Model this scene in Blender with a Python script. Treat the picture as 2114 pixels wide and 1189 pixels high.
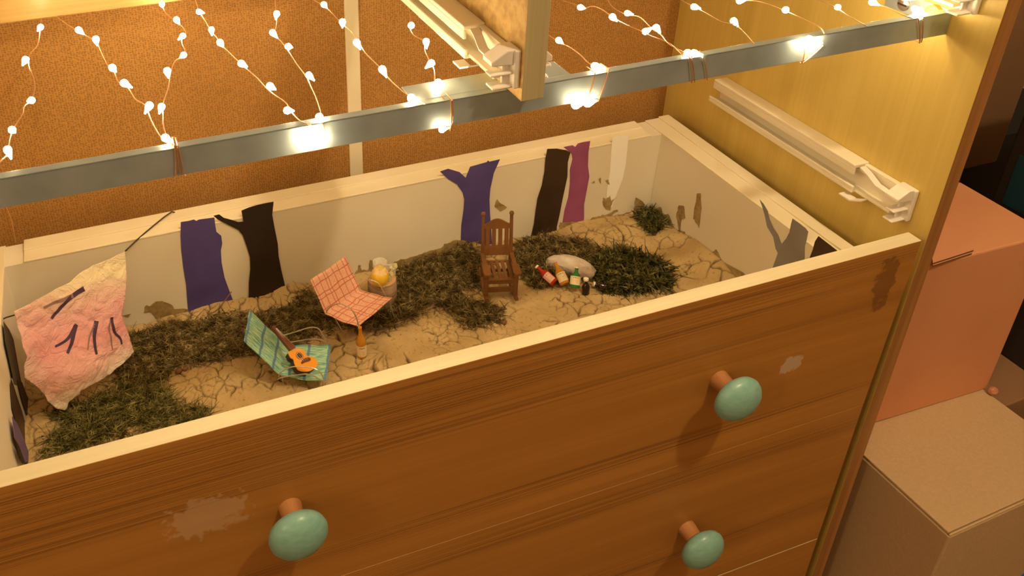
import bpy, bmesh, math, random
import numpy as np
from mathutils import Vector, Matrix
random.seed(7); RNG = np.random.default_rng(7)
for o in list(bpy.data.objects): bpy.data.objects.remove(o)
SC = bpy.context.scene
COL = SC.collection

# ---------------------------------------------------------------- camera
CP = np.array([-0.75675582, -0.50506838, 0.53674808])
RM = np.array([[0.9469200599727942, -0.3208677828042747, -0.019653650535936568],
               [-0.1649073876887734, -0.43236285658041695, -0.8864919140834203],
               [0.2759491864579139, 0.8426780086176987, -0.46232652993887857]])
FPX, CX, CY, W, H = 1781.0957, 763.1875, 228.9506, 2114, 1189
cam_d = bpy.data.cameras.new('camera'); cam = bpy.data.objects.new('camera', cam_d); COL.objects.link(cam)
cam_d.sensor_width = 36; cam_d.lens = FPX / W * 36
cam_d.shift_x = (W / 2 - CX) / W; cam_d.shift_y = (CY - H / 2) / W
cam_d.clip_start = 0.01
cam.matrix_world = Matrix(((RM[0][0], -RM[1][0], -RM[2][0], CP[0]), (RM[0][1], -RM[1][1], -RM[2][1], CP[1]),
                           (RM[0][2], -RM[1][2], -RM[2][2], CP[2]), (0, 0, 0, 1)))
SC.camera = cam
# ---------------------------------------------------------------- world, lamp, exposure
SC.view_settings.view_transform = 'Standard'; SC.view_settings.look = 'None'
SC.view_settings.gamma = 1; SC.view_settings.use_curve_mapping = False
SC.view_settings.exposure = 0.0
wd = bpy.data.worlds.new('world'); SC.world = wd; wd.use_nodes = True
wd.node_tree.nodes['Background'].inputs[0].default_value = (1, .72, .42, 1)
wd.node_tree.nodes['Background'].inputs[1].default_value = 0.02
LAMP_E, FILL_E, BULB_E = 52.0, 20.0, 115.0
ld = bpy.data.lights.new('ceiling_lamp', 'POINT'); ld.energy = LAMP_E; ld.color = (1, .79, .49); ld.shadow_soft_size = .045
lo = bpy.data.objects.new('ceiling_lamp', ld); lo.location = (-.03, -.70, 1.69); COL.objects.link(lo)
fd = bpy.data.lights.new('floor_lamp', 'POINT'); fd.energy = FILL_E; fd.color = (1, .79, .50); fd.shadow_soft_size = .06
fo_ = bpy.data.objects.new('floor_lamp', fd); fo_.location = (-2.4, -1.10, 1.25); COL.objects.link(fo_)

# ---------------------------------------------------------------- helpers
def V(*a): return np.array(a, float)
def ray(px, py): return RM.T @ np.array([(px - CX) / FPX, (py - CY) / FPX, 1.])
def at(px, py, x=None, y=None, z=None):
    d = ray(px, py)
    i, v = (0, x) if x is not None else (1, y) if y is not None else (2, z)
    return CP + d * (v - CP[i]) / d[i]
def onplane(px, py, P0, n):
    d = ray(px, py); return CP + d * (np.dot(np.asarray(P0) - CP, n) / np.dot(d, n))
def unit(v): v = np.asarray(v, float); return v / np.linalg.norm(v)
ORG = {}
def tag(o, label=None, cat=None, group=None, kind=None):
    if label: o['label'] = label
    if cat: o['category'] = cat
    if group: o['group'] = group
    if kind: o['kind'] = kind
    return o
def empty(name, loc, parent=None, label=None, cat=None, group=None):
    o = bpy.data.objects.new(name, None); COL.objects.link(o); o.empty_display_size = .02
    po = ORG.get(parent.name, V(0, 0, 0)) if parent else V(0, 0, 0)
    o.location = tuple(np.asarray(loc, float) - po); o.parent = parent; ORG[o.name] = np.asarray(loc, float)
    return tag(o, label, cat, group)
class MB:
    def __init__(s): s.v = []; s.f = []; s.m = []; s.uv = {}
    def add(s, vs, fs, mi=0):
        b = len(s.v); s.v += [tuple(map(float, p)) for p in vs]
        for f in fs: s.f.append([b + i for i in f]); s.m.append(mi)
        return s
    def box(s, x0, x1, y0, y1, z0, z1, mi=0, M=None, faces=None):
        vs = [(x, y, z) for z in (z0, z1) for y in (y0, y1) for x in (x0, x1)]
        if M is not None: vs = [M(p) for p in vs]
        fs = [(0, 2, 3, 1), (4, 5, 7, 6), (0, 1, 5, 4), (2, 6, 7, 3), (0, 4, 6, 2), (1, 3, 7, 5)]  # bottom top front back left right
        b = len(s.v); s.v += [tuple(map(float, p)) for p in vs]
        for k, f in enumerate(fs):
            s.f.append([b + i for i in f]); s.m.append((faces or {}).get(k, mi))
        return s
    def tube(s, pts, r, n=6, caps=True, mi=0):
        pts = [np.asarray(p, float) for p in pts]; rs = r if hasattr(r, '__len__') else [r] * len(pts)
        t0 = unit(pts[1] - pts[0]); a = unit(np.cross(t0, (0, 0, 1) if abs(t0[2]) < .9 else (1, 0, 0)))
        b = len(s.v); L = len(pts)
        for i, p in enumerate(pts):
            t = unit(pts[min(i + 1, L - 1)] - pts[max(i - 1, 0)])
            a = unit(a - t * np.dot(a, t)); c = np.cross(t, a)
            for k in range(n):
                th = 2 * math.pi * k / n; s.v.append(tuple(p + rs[i] * (math.cos(th) * a + math.sin(th) * c)))
        for i in range(L - 1):
            for k in range(n):
                s.f.append([b + i * n + k, b + i * n + (k + 1) % n, b + (i + 1) * n + (k + 1) % n, b + (i + 1) * n + k]); s.m.append(mi)
        if caps:
            s.f.append([b + k for k in range(n)][::-1]); s.m.append(mi)
            s.f.append([b + (L - 1) * n + k for k in range(n)]); s.m.append(mi)
        return s
    def lathe(s, prof, o, ax=(0, 0, 1), n=24, mi=0, cap=True):
        """prof: [(r, h)], along axis ax from o"""
        ax = unit(ax); a = unit(np.cross(ax, (0, 0, 1) if abs(ax[2]) < .9 else (1, 0, 0))); c = np.cross(ax, a); o = np.asarray(o, float)
        b = len(s.v)
        for r, h in prof:
            for k in range(n):
                th = 2 * math.pi * k / n; s.v.append(tuple(o + ax * h + r * (math.cos(th) * a + math.sin(th) * c)))
        for i in range(len(prof) - 1):
            for k in range(n):
                s.f.append([b + i * n + k, b + i * n + (k + 1) % n, b + (i + 1) * n + (k + 1) % n, b + (i + 1) * n + k]); s.m.append(mi)
        if cap:
            s.f.append([b + k for k in range(n)][::-1]); s.m.append(mi)
            s.f.append([b + (len(prof) - 1) * n + k for k in range(n)]); s.m.append(mi)
        return s
    def prism(s, poly, nrm, th, mi=0, side=None):
        """flat outline (3D points) thickened by th along nrm"""
        nrm = unit(nrm); n = len(poly); b = len(s.v)
        s.v += [tuple(p) for p in poly] + [tuple(np.asarray(p) + nrm * th) for p in poly]
        s.f.append([b + i for i in range(n)][::-1]); s.m.append(mi); s.f.append([b + n + i for i in range(n)]); s.m.append(mi)
        for i in range(n):
            j = (i + 1) % n; s.f.append([b + i, b + j, b + n + j, b + n + i]); s.m.append(mi if side is None else side)
        return s
    def build(s, name, mats, parent=None, smooth=False, bevel=0, seg=2, loc=None, recalc=True, uvs=None):
        me = bpy.data.meshes.new(name)
        po = ORG[parent.name] if parent else V(0, 0, 0)
        lo = np.asarray(loc, float) if loc is not None else po
        vs = np.array(s.v) - lo
        me.from_pydata(vs.tolist(), [], s.f)
        if uvs is not None:
            ul = me.uv_layers.new(name='UVMap')
            for l in me.loops: ul.data[l.index].uv = uvs[l.vertex_index]
        mats = mats if isinstance(mats, (list, tuple)) else [mats]
        for m in mats: me.materials.append(m)
        me.polygons.foreach_set('material_index', s.m)
        if recalc:
            bm = bmesh.new(); bm.from_mesh(me); bmesh.ops.recalc_face_normals(bm, faces=bm.faces); bm.to_mesh(me); bm.free()
        if smooth: me.polygons.foreach_set('use_smooth', [True] * len(me.polygons))
        o = bpy.data.objects.new(name, me); COL.objects.link(o)
        o.location = tuple(lo - po); o.parent = parent; ORG[o.name] = lo
        if bevel:
            md = o.modifiers.new('b', 'BEVEL'); md.width = bevel; md.segments = seg; md.limit_method = 'ANGLE'; md.angle_limit = math.radians(40)
        if smooth:
            md = o.modifiers.new('e', 'EDGE_SPLIT'); md.split_angle = math.radians(42)
        return o
def smooth_path(pts, k=4):
    """catmull-rom"""
    P = [np.asarray(p, float) for p in pts]
    if len(P) < 3: return P
    out = []
    for i in range(len(P) - 1):
        p0, p1, p2, p3 = P[max(i - 1, 0)], P[i], P[i + 1], P[min(i + 2, len(P) - 1)]
        for j in range(k):
            t = j / k
            out.append(.5 * (2 * p1 + (p2 - p0) * t + (2 * p0 - 5 * p1 + 4 * p2 - p3) * t * t + (3 * p1 - p0 - 3 * p2 + p3) * t ** 3))
    out.append(P[-1]); return out

# ---------------------------------------------------------------- materials
def M(name, col, rough=.6, metal=0., spec=.5, trans=0., ior=1.45):
    m = bpy.data.materials.new(name); m.use_nodes = True; b = m.node_tree.nodes['Principled BSDF']
    b.inputs['Base Color'].default_value = (*col, 1); b.inputs['Roughness'].default_value = rough; b.inputs['Metallic'].default_value = metal
    b.inputs['Specular IOR Level'].default_value = spec
    if trans: b.inputs['Transmission Weight'].default_value = trans; b.inputs['IOR'].default_value = ior
    return m
class N:
    """node tree shorthand on a material"""
    def __init__(s, m): s.m = m; s.t = m.node_tree; s.b = s.t.nodes['Principled BSDF']; s.pos = None
    def new(s, ty, **k):
        n = s.t.nodes.new(ty)
        for a, v in k.items(): setattr(n, a, v)
        return n
    def link(s, a, b): s.t.links.new(a, b)
    def P(s):
        if s.pos is None: s.pos = s.new('ShaderNodeNewGeometry').outputs['Position']
        return s.pos
    def uv(s): return s.new('ShaderNodeTexCoord').outputs['UV']
    def scaled(s, sc, src=None, rot=(0, 0, 0), loc=(0, 0, 0)):
        n = s.new('ShaderNodeMapping'); n.inputs['Scale'].default_value = sc; n.inputs['Rotation'].default_value = rot; n.inputs['Location'].default_value = loc
        s.link(src or s.P(), n.inputs['Vector']); return n.outputs[0]
    def noise(s, scale=5, detail=3, vec=None, rough=.5, dist=0):
        n = s.new('ShaderNodeTexNoise'); n.inputs['Scale'].default_value = scale; n.inputs['Detail'].default_value = detail
        n.inputs['Roughness'].default_value = rough; n.inputs['Distortion'].default_value = dist
        s.link(vec or s.P(), n.inputs['Vector']); return n.outputs['Fac']
    def ramp(s, fac, stops):
        n = s.new('ShaderNodeValToRGB'); e = n.color_ramp.elements
        e[0].position = stops[0][0]; e[0].color = (*stops[0][1], 1); e[1].position = stops[-1][0]; e[1].color = (*stops[-1][1], 1)
        for p, c in stops[1:-1]: x = e.new(p); x.color = (*c, 1)
        s.link(fac, n.inputs[0]); return n.outputs[0]
    def mapr(s, fac, a, b, c=0., d=1.):
        n = s.new('ShaderNodeMapRange'); s.link(fac, n.inputs[0])
        for i, v in zip((1, 2, 3, 4), (a, b, c, d)): n.inputs[i].default_value = v
        return n.outputs[0]
    def mix(s, f, a, b, mode='MIX'):
        n = s.new('ShaderNodeMix', data_type='RGBA', blend_type=mode)
        for sk, v in ((n.inputs[0], f), (n.inputs[6], a), (n.inputs[7], b)):
            if hasattr(v, 'is_linked'): s.link(v, sk)
            elif isinstance(v, (int, float)): sk.default_value = v
            else: sk.default_value = (*v, 1)
        return n.outputs[2]
    def math(s, op, a, b=None):
        n = s.new('ShaderNodeMath', operation=op)
        for i, v in enumerate((a, b)):
            if v is None: continue
            if hasattr(v, 'is_linked'): s.link(v, n.inputs[i])
            else: n.inputs[i].default_value = v
        return n.outputs[0]
    def sep(s, vec): n = s.new('ShaderNodeSeparateXYZ'); s.link(vec, n.inputs[0]); return n.outputs
    def color(s, c): s.link(c, s.b.inputs['Base Color']); return s
    def rough(s, c): s.link(c, s.b.inputs['Roughness']); return s
    def bump(s, h, strength=.3, dist=.001):
        n = s.new('ShaderNodeBump'); n.inputs['Strength'].default_value = strength; n.inputs['Distance'].default_value = dist
        s.link(h, n.inputs['Height']); s.link(n.outputs[0], s.b.inputs['Normal']); return s
    def blob(s, c, r, wob=.012, nscale=60):
        """0..1 mask: a patch round point c with a ragged edge"""
        d = s.new('ShaderNodeVectorMath', operation='SUBTRACT'); s.link(s.P(), d.inputs[0]); d.inputs[1].default_value = tuple(c)
        e = s.new('ShaderNodeVectorMath', operation='DIVIDE'); s.link(d.outputs[0], e.inputs[0]); e.inputs[1].default_value = tuple(r)
        l = s.new('ShaderNodeVectorMath', operation='LENGTH'); s.link(e.outputs[0], l.inputs[0])
        v = s.math('ADD', l.outputs['Value'], s.math('MULTIPLY', s.math('SUBTRACT', s.noise(nscale, 4), .5), wob))
        return s.mapr(v, .85, 1.05, 1., 0.)

def wood(name, c0, c1, axis='x', rough=.45, fine=1.0, coarse=1.0):
    m = M(name, c0, rough); n = N(m)
    st = {'x': (1.2, 40, 40), 'y': (40, 1.2, 40), 'z': (40, 40, 1.2)}[axis]
    st2 = {'x': (4, 320, 320), 'y': (320, 4, 320), 'z': (320, 320, 4)}[axis]
    a = n.noise(1.0 * coarse, 5, n.scaled(st), .6, .6); b = n.noise(1.0 * fine, 2, n.scaled(st2))
    f = n.math('ADD', n.math('MULTIPLY', a, .75), n.math('MULTIPLY', b, .25))
    n.color(n.ramp(f, [(.36, c1), (.5, tuple((x + y) / 2 for x, y in zip(c0, c1))), (.62, c0)]))
    n.bump(b, .12, .0004)
    return m, n, f
TEAK, nt, tf = wood('teak_veneer', (.51, .238, .048), (.42, .185, .034), 'x', .42)
# grain bands of fine dark lines, worn and stained patches
_z = nt.sep(nt.P())[2]
lines = nt.mapr(nt.noise(1, 1, nt.scaled((1.5, 1, 900))), .47, .56)
band = nt.mapr(nt.noise(1, 2, nt.scaled((.5, 1, 22))), .52, .62)
tc = nt.mix(nt.math('MULTIPLY', nt.math('MULTIPLY', lines, band), .55), nt.b.inputs['Base Color'].links[0].from_socket, (.13, .04, .008))
for (c, r, colr, k) in (((-.133, 0, -.124), (.013, .05, .0125), (.62, .52, .42), .62), ((-.742, 0, -.094), (.034, .05, .022), (.60, .42, .26), .5),
                        ((-.034, 0, -.045), (.014, .05, .034), (.13, .05, .015), .6)):
    tc = nt.mix(nt.math('MULTIPLY', nt.blob(c, r, 2.2, 95), k), tc, colr)
nt.color(tc)
PINE, _, _ = wood('pine_edge', (.74, .67, .46), (.64, .56, .36), 'x', .5)
YELLOW, _, _ = wood('yellow_veneer', (.70, .53, .15), (.62, .45, .11), 'z', .5)
EDGE_BROWN, _, _ = wood('brown_edge_band', (.48, .23, .07), (.30, .13, .035), 'z', .5)
BACKRAIL, _, _ = wood('pale_pine_rail', (.72, .50, .20), (.60, .38, .13), 'x', .35)
DIV_EDGE, _, _ = wood('divider_edge', (.60, .52, .30), (.42, .35, .17), 'z', .5)
CHIP = M('chipboard', (.55, .36, .12), .7); n = N(CHIP); n.color(n.ramp(n.noise(90, 4), [(.35, (.44, .27, .08)), (.6, (.62, .42, .15)), (.75, (.50, .32, .1))]))
HARD = M('hardboard', (.36, .16, .035), .8); n = N(HARD)
vo = n.new('ShaderNodeTexVoronoi'); vo.inputs['Scale'].default_value = 1; vo.inputs['Randomness'].default_value = .45
n.link(n.scaled((330, 330, 420)), vo.inputs['Vector'])
hd = n.mapr(vo.outputs['Distance'], .1, .55, 1., 0.)
n.color(n.mix(n.math('MULTIPLY', hd, .75), n.ramp(n.noise(8, 3), [(.3, (.50, .255, .065)), (.7, (.43, .21, .05))]), (.14, .06, .012))).bump(hd, -.5, .0006)
CREAM = M('cream_plastic', (.74, .62, .42), .5); n = N(CREAM); n.color(n.ramp(n.noise(9, 2), [(.35, (.76, .67, .46)), (.65, (.83, .75, .56))]))
WHITEW = M('offwhite_board', (.70, .61, .47), .65); n = N(WHITEW); n.color(n.ramp(n.noise(6, 3), [(.35, (.73, .66, .51)), (.65, (.79, .73, .59))]))
PALE_STRIP = M('white_strip', (.95, .93, .88), .3)
METAL = M('galvanised_steel', (.50, .53, .54), .36, .65); n = N(METAL); n.color(n.ramp(n.noise(18, 4), [(.35, (.44, .56, .63)), (.65, (.58, .71, .78))])); n.rough(n.mapr(n.noise(40, 3), .3, .7, .30, .46))
SCREW = M('zinc_screw', (.62, .6, .55), .3, .9)
RAILP = M('white_rail_plastic', (.82, .75, .58), .35)
CLIPP = M('white_clip_plastic', (.82, .76, .68), .35)
TEAL = M('teal_paint', (.24, .50, .44), .32); n = N(TEAL); nn = n.noise(120, 3, n.scaled((1, 1, 2.5))); n.color(n.ramp(nn, [(.3, (.22, .47, .41)), (.7, (.29, .55, .48))])); n.bump(nn, .25, .0008)
STEMW, _, _ = wood('knob_stem_wood', (.62, .30, .12), (.42, .18, .06), 'y', .4)
COPPER = M('copper_wire', (.72, .42, .22), .35, .7)
BULB = bpy.data.materials.new('fairy_bulb'); BULB.use_nodes = True; bn = BULB.node_tree; bn.nodes.clear()
_e = bn.nodes.new('ShaderNodeEmission'); _e.inputs[0].default_value = (1, .74, .40, 1); _e.inputs[1].default_value = BULB_E
_o = bn.nodes.new('ShaderNodeOutputMaterial'); bn.links.new(_e.outputs[0], _o.inputs[0])
SOIL = M('dry_clay', (.45, .29, .12), .95, spec=.15); n = N(SOIL)
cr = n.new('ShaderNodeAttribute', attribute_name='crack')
n.color(n.mix(cr.outputs['Fac'], n.mix(n.mapr(n.noise(260, 3), .60, .72), n.ramp(n.noise(22, 5), [(.3, (.38, .26, .11)), (.55, (.47, .335, .155)), (.75, (.51, .37, .18))]), (.30, .17, .06)), (.085, .042, .014)))  # shade of the deep cracks put into the colour, over darker soil
n.bump(n.noise(500, 4), .35, .0008)
MUD = M('dried_mud', (.36, .26, .11), .95, spec=.1); n = N(MUD); n.color(n.ramp(n.noise(120, 4), [(.35, (.27, .18, .07)), (.65, (.42, .31, .14))]))
def mossm(name, a, b, c):
    m = M(name, a, .9, spec=.1); n = N(m); n.color(n.ramp(n.noise(110, 2), [(.3, a), (.5, b), (.72, c)])); return m
MOSS = mossm('dry_moss', (.060, .036, .010), (.140, .097, .032), (.36, .275, .125))
MOSSG = mossm('green_moss', (.055, .045, .012), (.140, .120, .035), (.35, .30, .12))
MOSSD = mossm('dark_moss', (.024, .022, .007), (.075, .068, .019), (.22, .19, .072))
def paper(name, c, rough=.6):
    m = M(name, c, rough); n = N(m); n.color(n.ramp(n.noise(25, 4), [(.3, tuple(x * .82 for x in c)), (.7, tuple(x * 1.15 for x in c))])); n.bump(n.noise(60, 3), .2, .001); return m
P_INDIGO = paper('indigo_paper', (.085, .062, .25)); P_BLACK = paper('black_paper', (.022, .012, .008)); P_DKBR = paper('dark_brown_paper', (.045, .024, .014), .45)
P_MAG = paper('magenta_paper', (.30, .075, .20)); P_GREY = paper('grey_paper', (.24, .225, .21), .35); P_CHAR = paper('charcoal_paper', (.065, .048, .032)); P_LGREY = paper('light_grey_paper', (.42, .38, .32))
P_VIO = paper('violet_paper', (.15, .10, .22))
CARD_O = M('orange_card', (.56, .23, .10), .8); n = N(CARD_O); n.color(n.ramp(n.noise(5, 3), [(.3, (.70, .31, .15)), (.7, (.76, .36, .18))]))
CARD_K = M('kraft_card', (.48, .32, .17), .85); n = N(CARD_K); n.color(n.ramp(n.noise(260, 4), [(.3, (.55, .385, .215)), (.7, (.61, .43, .245))]))
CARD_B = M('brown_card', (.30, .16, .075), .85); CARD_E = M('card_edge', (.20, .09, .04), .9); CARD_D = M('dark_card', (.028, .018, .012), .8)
VOID_BLK = M('void_black', (.006, .005, .004), .8); BLUEP = M('blue_print', (.01, .06, .09), .6); BLUE = M('blue_plastic', (.05, .17, .48), .5)
PEG = M('pink_bead', (.55, .24, .14), .6)
CHAIRW, _, _ = wood('brown_doll_wood', (.195, .082, .024), (.14, .055, .015), 'z', .4)
def glass(name, c, rough=.08): m = M(name, c, rough, trans=.35, ior=1.45); return m
G_AMBER = glass('amber_glass', (.75, .33, .03)); G_GREEN = glass('green_glass', (.04, .30, .06)); G_RED = M('red_bottle', (.42, .022, .012), .2); G_DARK = M('dark_bottle', (.018, .008, .006), .12)
G_CLEAR = glass('clear_glass', (.95, .93, .85), .03); G_CLEAR.node_tree.nodes['Principled BSDF'].inputs['Transmission Weight'].default_value = 0; G_CLEAR.node_tree.nodes['Principled BSDF'].inputs['Alpha'].default_value = .28; JUICE = M('orange_juice', (.88, .56, .045), .12); JUICE2 = M('pale_lemonade', (.80, .74, .36), .15, trans=.2)
LABELM = M('cream_label', (.80, .66, .42), .5); LABELR = M('pale_pink_label', (.75, .45, .35), .5); PRINT = M('label_print', (.10, .06, .03), .6); CAPW = M('white_cap', (.85, .75, .65), .35)
STONE = M('pale_quartz', (.60, .46, .33), .45, trans=.12); n = N(STONE); n.color(n.ramp(n.noise(70, 5), [(.3, (.58, .47, .37)), (.7, (.76, .66, .54))])); n.bump(n.noise(150, 5), .4, .002)
STUMP, _, _ = wood('birch_slice', (.62, .38, .18), (.50, .28, .12), 'x', .7); BARK = M('birch_bark', (.34, .21, .11), .9); n = N(BARK); n.color(n.ramp(n.noise(1, 4, n.scaled((60, 60, 350))), [(.35, (.22, .12, .06)), (.65, (.42, .28, .16))]))
WIRE = M('tinned_wire', (.62, .55, .45), .35, .8)
GT_TOP = M('guitar_top', (.78, .32, .035), .35); GT_DK = M('guitar_brown', (.14, .045, .02), .4); GT_BLK = M('guitar_black', (.03, .012, .008), .5)
PEBBLE = M('brown_pebble', (.17, .075, .03), .8)
TWIG = M('brown_twig', (.22, .11, .055), .8)
STRING = M('dark_string', (.055, .042, .026), .8)
# plaid cloths in panel coordinates (u along the hinge, v along the depth)
def stripes(n, coord, centres, hw):
    f = None
    for c in centres:
        k = n.mapr(n.math('ABSOLUTE', n.math('SUBTRACT', coord, c)), hw * .6, hw, 1., 0.)
        f = k if f is None else n.math('MAXIMUM', f, k)
    return f
SALMON = M('salmon_plaid', (.80, .36, .22), .8); n = N(SALMON); uvs_ = n.sep(n.uv())
wob = n.math('MULTIPLY', n.math('SUBTRACT', n.noise(4, 2, n.uv()), .5), .05)
u_, v_ = n.math('ADD', uvs_[0], wob), n.math('ADD', uvs_[1], wob)
base = n.ramp(n.noise(5, 4, n.scaled((3, 14, 1), n.uv())), [(.32, (.88, .62, .48)), (.55, (.85, .45, .31)), (.7, (.82, .38, .26))])
fu = stripes(n, u_, (.04, .18, .33, .40, .56, .71, .87, .96), .010); fv = stripes(n, v_, (.03, .13, .18, .34, .40, .56, .70, .76, .9), .008)
n.color(n.mix(n.math('MULTIPLY', n.math('MAXIMUM', fu, fv), .85), base, (.55, .11, .09)))
GREENC = M('green_plaid', (.2, .4, .25), .8); n = N(GREENC); uvs_ = n.sep(n.uv())
wob = n.math('MULTIPLY', n.math('SUBTRACT', n.noise(4, 2, n.uv()), .5), .04); v_ = n.math('ADD', uvs_[1], wob)
base = n.ramp(n.noise(5, 4, n.scaled((9, 1.3, 1), n.uv()), .6), [(.32, (.05, .24, .25)), (.46, (.16, .42, .33)), (.57, (.52, .68, .42)), (.68, (.14, .40, .32))])
fv = stripes(n, v_, (.015, .24, .40, .60, .79, .985), .018)
n.color(n.mix(n.math('MULTIPLY', fv, .85), base, (.08, .17, .32)))
FLAG = M('tie_dyed_cloth', (.8, .4, .3), .85); n = N(FLAG); uvs_ = n.sep(n.uv())
g = n.math('MULTIPLY', uvs_[1], n.math('ADD', .56, n.math('MULTIPLY', uvs_[0], .46)))
g = n.math('ADD', g, n.math('MULTIPLY', n.math('SUBTRACT', n.noise(3.2, 3, n.uv()), .5), .22))
fc = n.ramp(g, [(.0, (.82, .70, .56)), (.07, (.82, .64, .54)), (.15, (.80, .46, .42)), (.34, (.74, .33, .33)), (.54, (.80, .43, .43)), (.68, (.80, .56, .45)), (.80, (.80, .68, .44)), (1., (.82, .70, .46))])
side = n.mapr(n.math('ADD', uvs_[0], n.math('MULTIPLY', n.math('SUBTRACT', n.noise(4, 2, n.uv()), .5), .3)), .02, .14)
n.color(n.mix(n.math('MULTIPLY', n.math('SUBTRACT', 1., side), .6), fc, (.80, .66, .58)))
try: n.b.inputs['Subsurface Weight'].default_value = 0.0
except Exception: pass
_r = n.math('ABSOLUTE', n.math('SUBTRACT', n.noise(7, 3, n.uv(), .55, 1.2), .5)); _r2 = n.math('ABSOLUTE', n.math('SUBTRACT', n.noise(13, 2, n.uv(), .5, .8), .5))
n.bump(n.math('ADD', n.mapr(_r, 0, .10), n.math('MULTIPLY', n.mapr(_r2, 0, .10), .5)), .45, .0012)
INK = M('violet_ink', (.07, .03, .07), .7); INKG = M('grey_ink', (.28, .17, .16), .7)
# ---------------------------------------------------------------- the room
def structure(name, mb, m):
    o = mb.build(name, m); o['kind'] = 'structure'; return o
WALLP = M('warm_wall_paint', (.62, .50, .36), .8); FLOORM, _, _ = wood('floor_boards', (.25, .14, .06), (.17, .09, .035), 'x', .5)
FLZ = -.95
structure('floor', MB().box(-2.6, 2.4, -2.6, .80, FLZ - .05, FLZ), FLOORM)
structure('wall_back', MB().box(-2.6, 2.4, .80, .85, FLZ, 2.0), WALLP)
structure('wall_left', MB().box(-2.65, -2.6, -2.6, .8, FLZ, 2.0), WALLP)
structure('wall_right', MB().box(2.4, 2.45, -2.6, .8, FLZ, 2.0), WALLP)
structure('wall_front', MB().box(-2.6, 2.4, -2.65, -2.6, FLZ, 2.0), WALLP)
structure('ceiling', MB().box(-2.6, 2.4, -2.6, .8, 2.0, 2.05), WALLP)

# ---------------------------------------------------------------- chest of drawers
XP0, XP1 = .0147, .0331
XL = -.968                                        # inner face of the left side panel
chest = empty('chest_of_drawers', (-.47, .2, FLZ), label='topless wooden chest with teak drawer fronts and a pale yellow inside', cat='chest of drawers')
def panel(x0, x1, inner):
    fs = {2: 1}; fs[4 if inner == 'l' else 5] = 2; fs[5 if inner == 'l' else 4] = 1
    return MB().box(x0, x1, .0054, .452, FLZ, .42, 1, faces=fs)
panel(XP0, XP1, 'l').build('side_panel', [PINE, EDGE_BROWN, YELLOW], chest, bevel=.0006)
panel(XL - .0184, XL, 'r').build('side_panel', [PINE, EDGE_BROWN, YELLOW], chest, bevel=.0006)
B0, B1 = -.4769, -.4588
MB().box(XL, B0 + .002, .4405, .4435, -.93, .30).build('back_panel', HARD, chest)
MB().box(B1 - .002, XP0, .4405, .4435, -.93, .30).build('back_panel', HARD, chest)
MB().box(B0, B1, .4385, .4440, -.93, .30).build('batten', CREAM, chest, bevel=.001)
zr = at(190, 25, y=.435)[2]
MB().box(XL, XP0, .418, .4404, at(0, 50, y=.418)[2], .27).build('back_rail', BACKRAIL, chest, bevel=.0015)
# steel cross rail: front web with a rolled top lip, flange plate under the divider
ZT, ZB, YB = .2282, .2050, .0520
bar = MB().box(XL, XP0, YB, YB + .0012, ZB, ZT).box(XL, XP0, YB, YB + .009, ZT - .0012, ZT)
bar.build('cross_rail', METAL, chest, bevel=.0005)
p0, p1 = at(915, 203, z=ZT), at(1200, 150, z=ZT)
fl = [at(905, 192, z=ZT), at(975, 172, z=ZT), at(1152, 142, z=ZT), at(1200, 158, z=ZT)]
fl = MB().box(-.535, -.395, YB + .008, YB + .036, ZT - .0011, ZT + .0003)
fl.build('rail_flange', METAL, chest, bevel=.0004)
# end bracket of the cross rail on the right side panel, with screw and dowel
br = MB().box(XP0 - .0014, XP0 - .0001, YB + .001, .125, ZT - .0185, ZT + .0012); bo = br.build('rail_bracket', METAL, chest, bevel=.0004)
def screw(c, ax, r, parent):
    o = MB().lathe([(r, 0), (r, .0012), (r * .8, .0022), (.0001, .0025)], c, ax, 20).build('screw', SCREW, parent, smooth=True)
    a = np.asarray(c, float) + unit(ax) * .0024
    MB().box(a[0] - .0004, a[0] + .0004, a[1] - r * .75, a[1] + r * .75, a[2] - r * .13, a[2] + r * .13).build('slot', P_BLACK, parent)
screw(at(1866, 9, x=XP0 - .0016), (-1, 0, 0), .0068, bo)
MB().lathe([(.0085, 0), (.0085, .005), (.007, .0062), (.0001, .0066)], at(1931, 27, x=XP0 - .0016), (-1, 0, 0), 24).build('dowel', YELLOW, bo, smooth=True)

# vertical divider board for the two small top drawers
YD, E0, E1 = .0285, -.4572, -.4376
dz0 = ZT + .0006
MB().box(E0, E1, YD, .4175, dz0, .42, 0, faces={2: 1, 0: 1, 4: 0}).build('divider_board', [CHIP, DIV_EDGE], chest, bevel=.0005)

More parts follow.
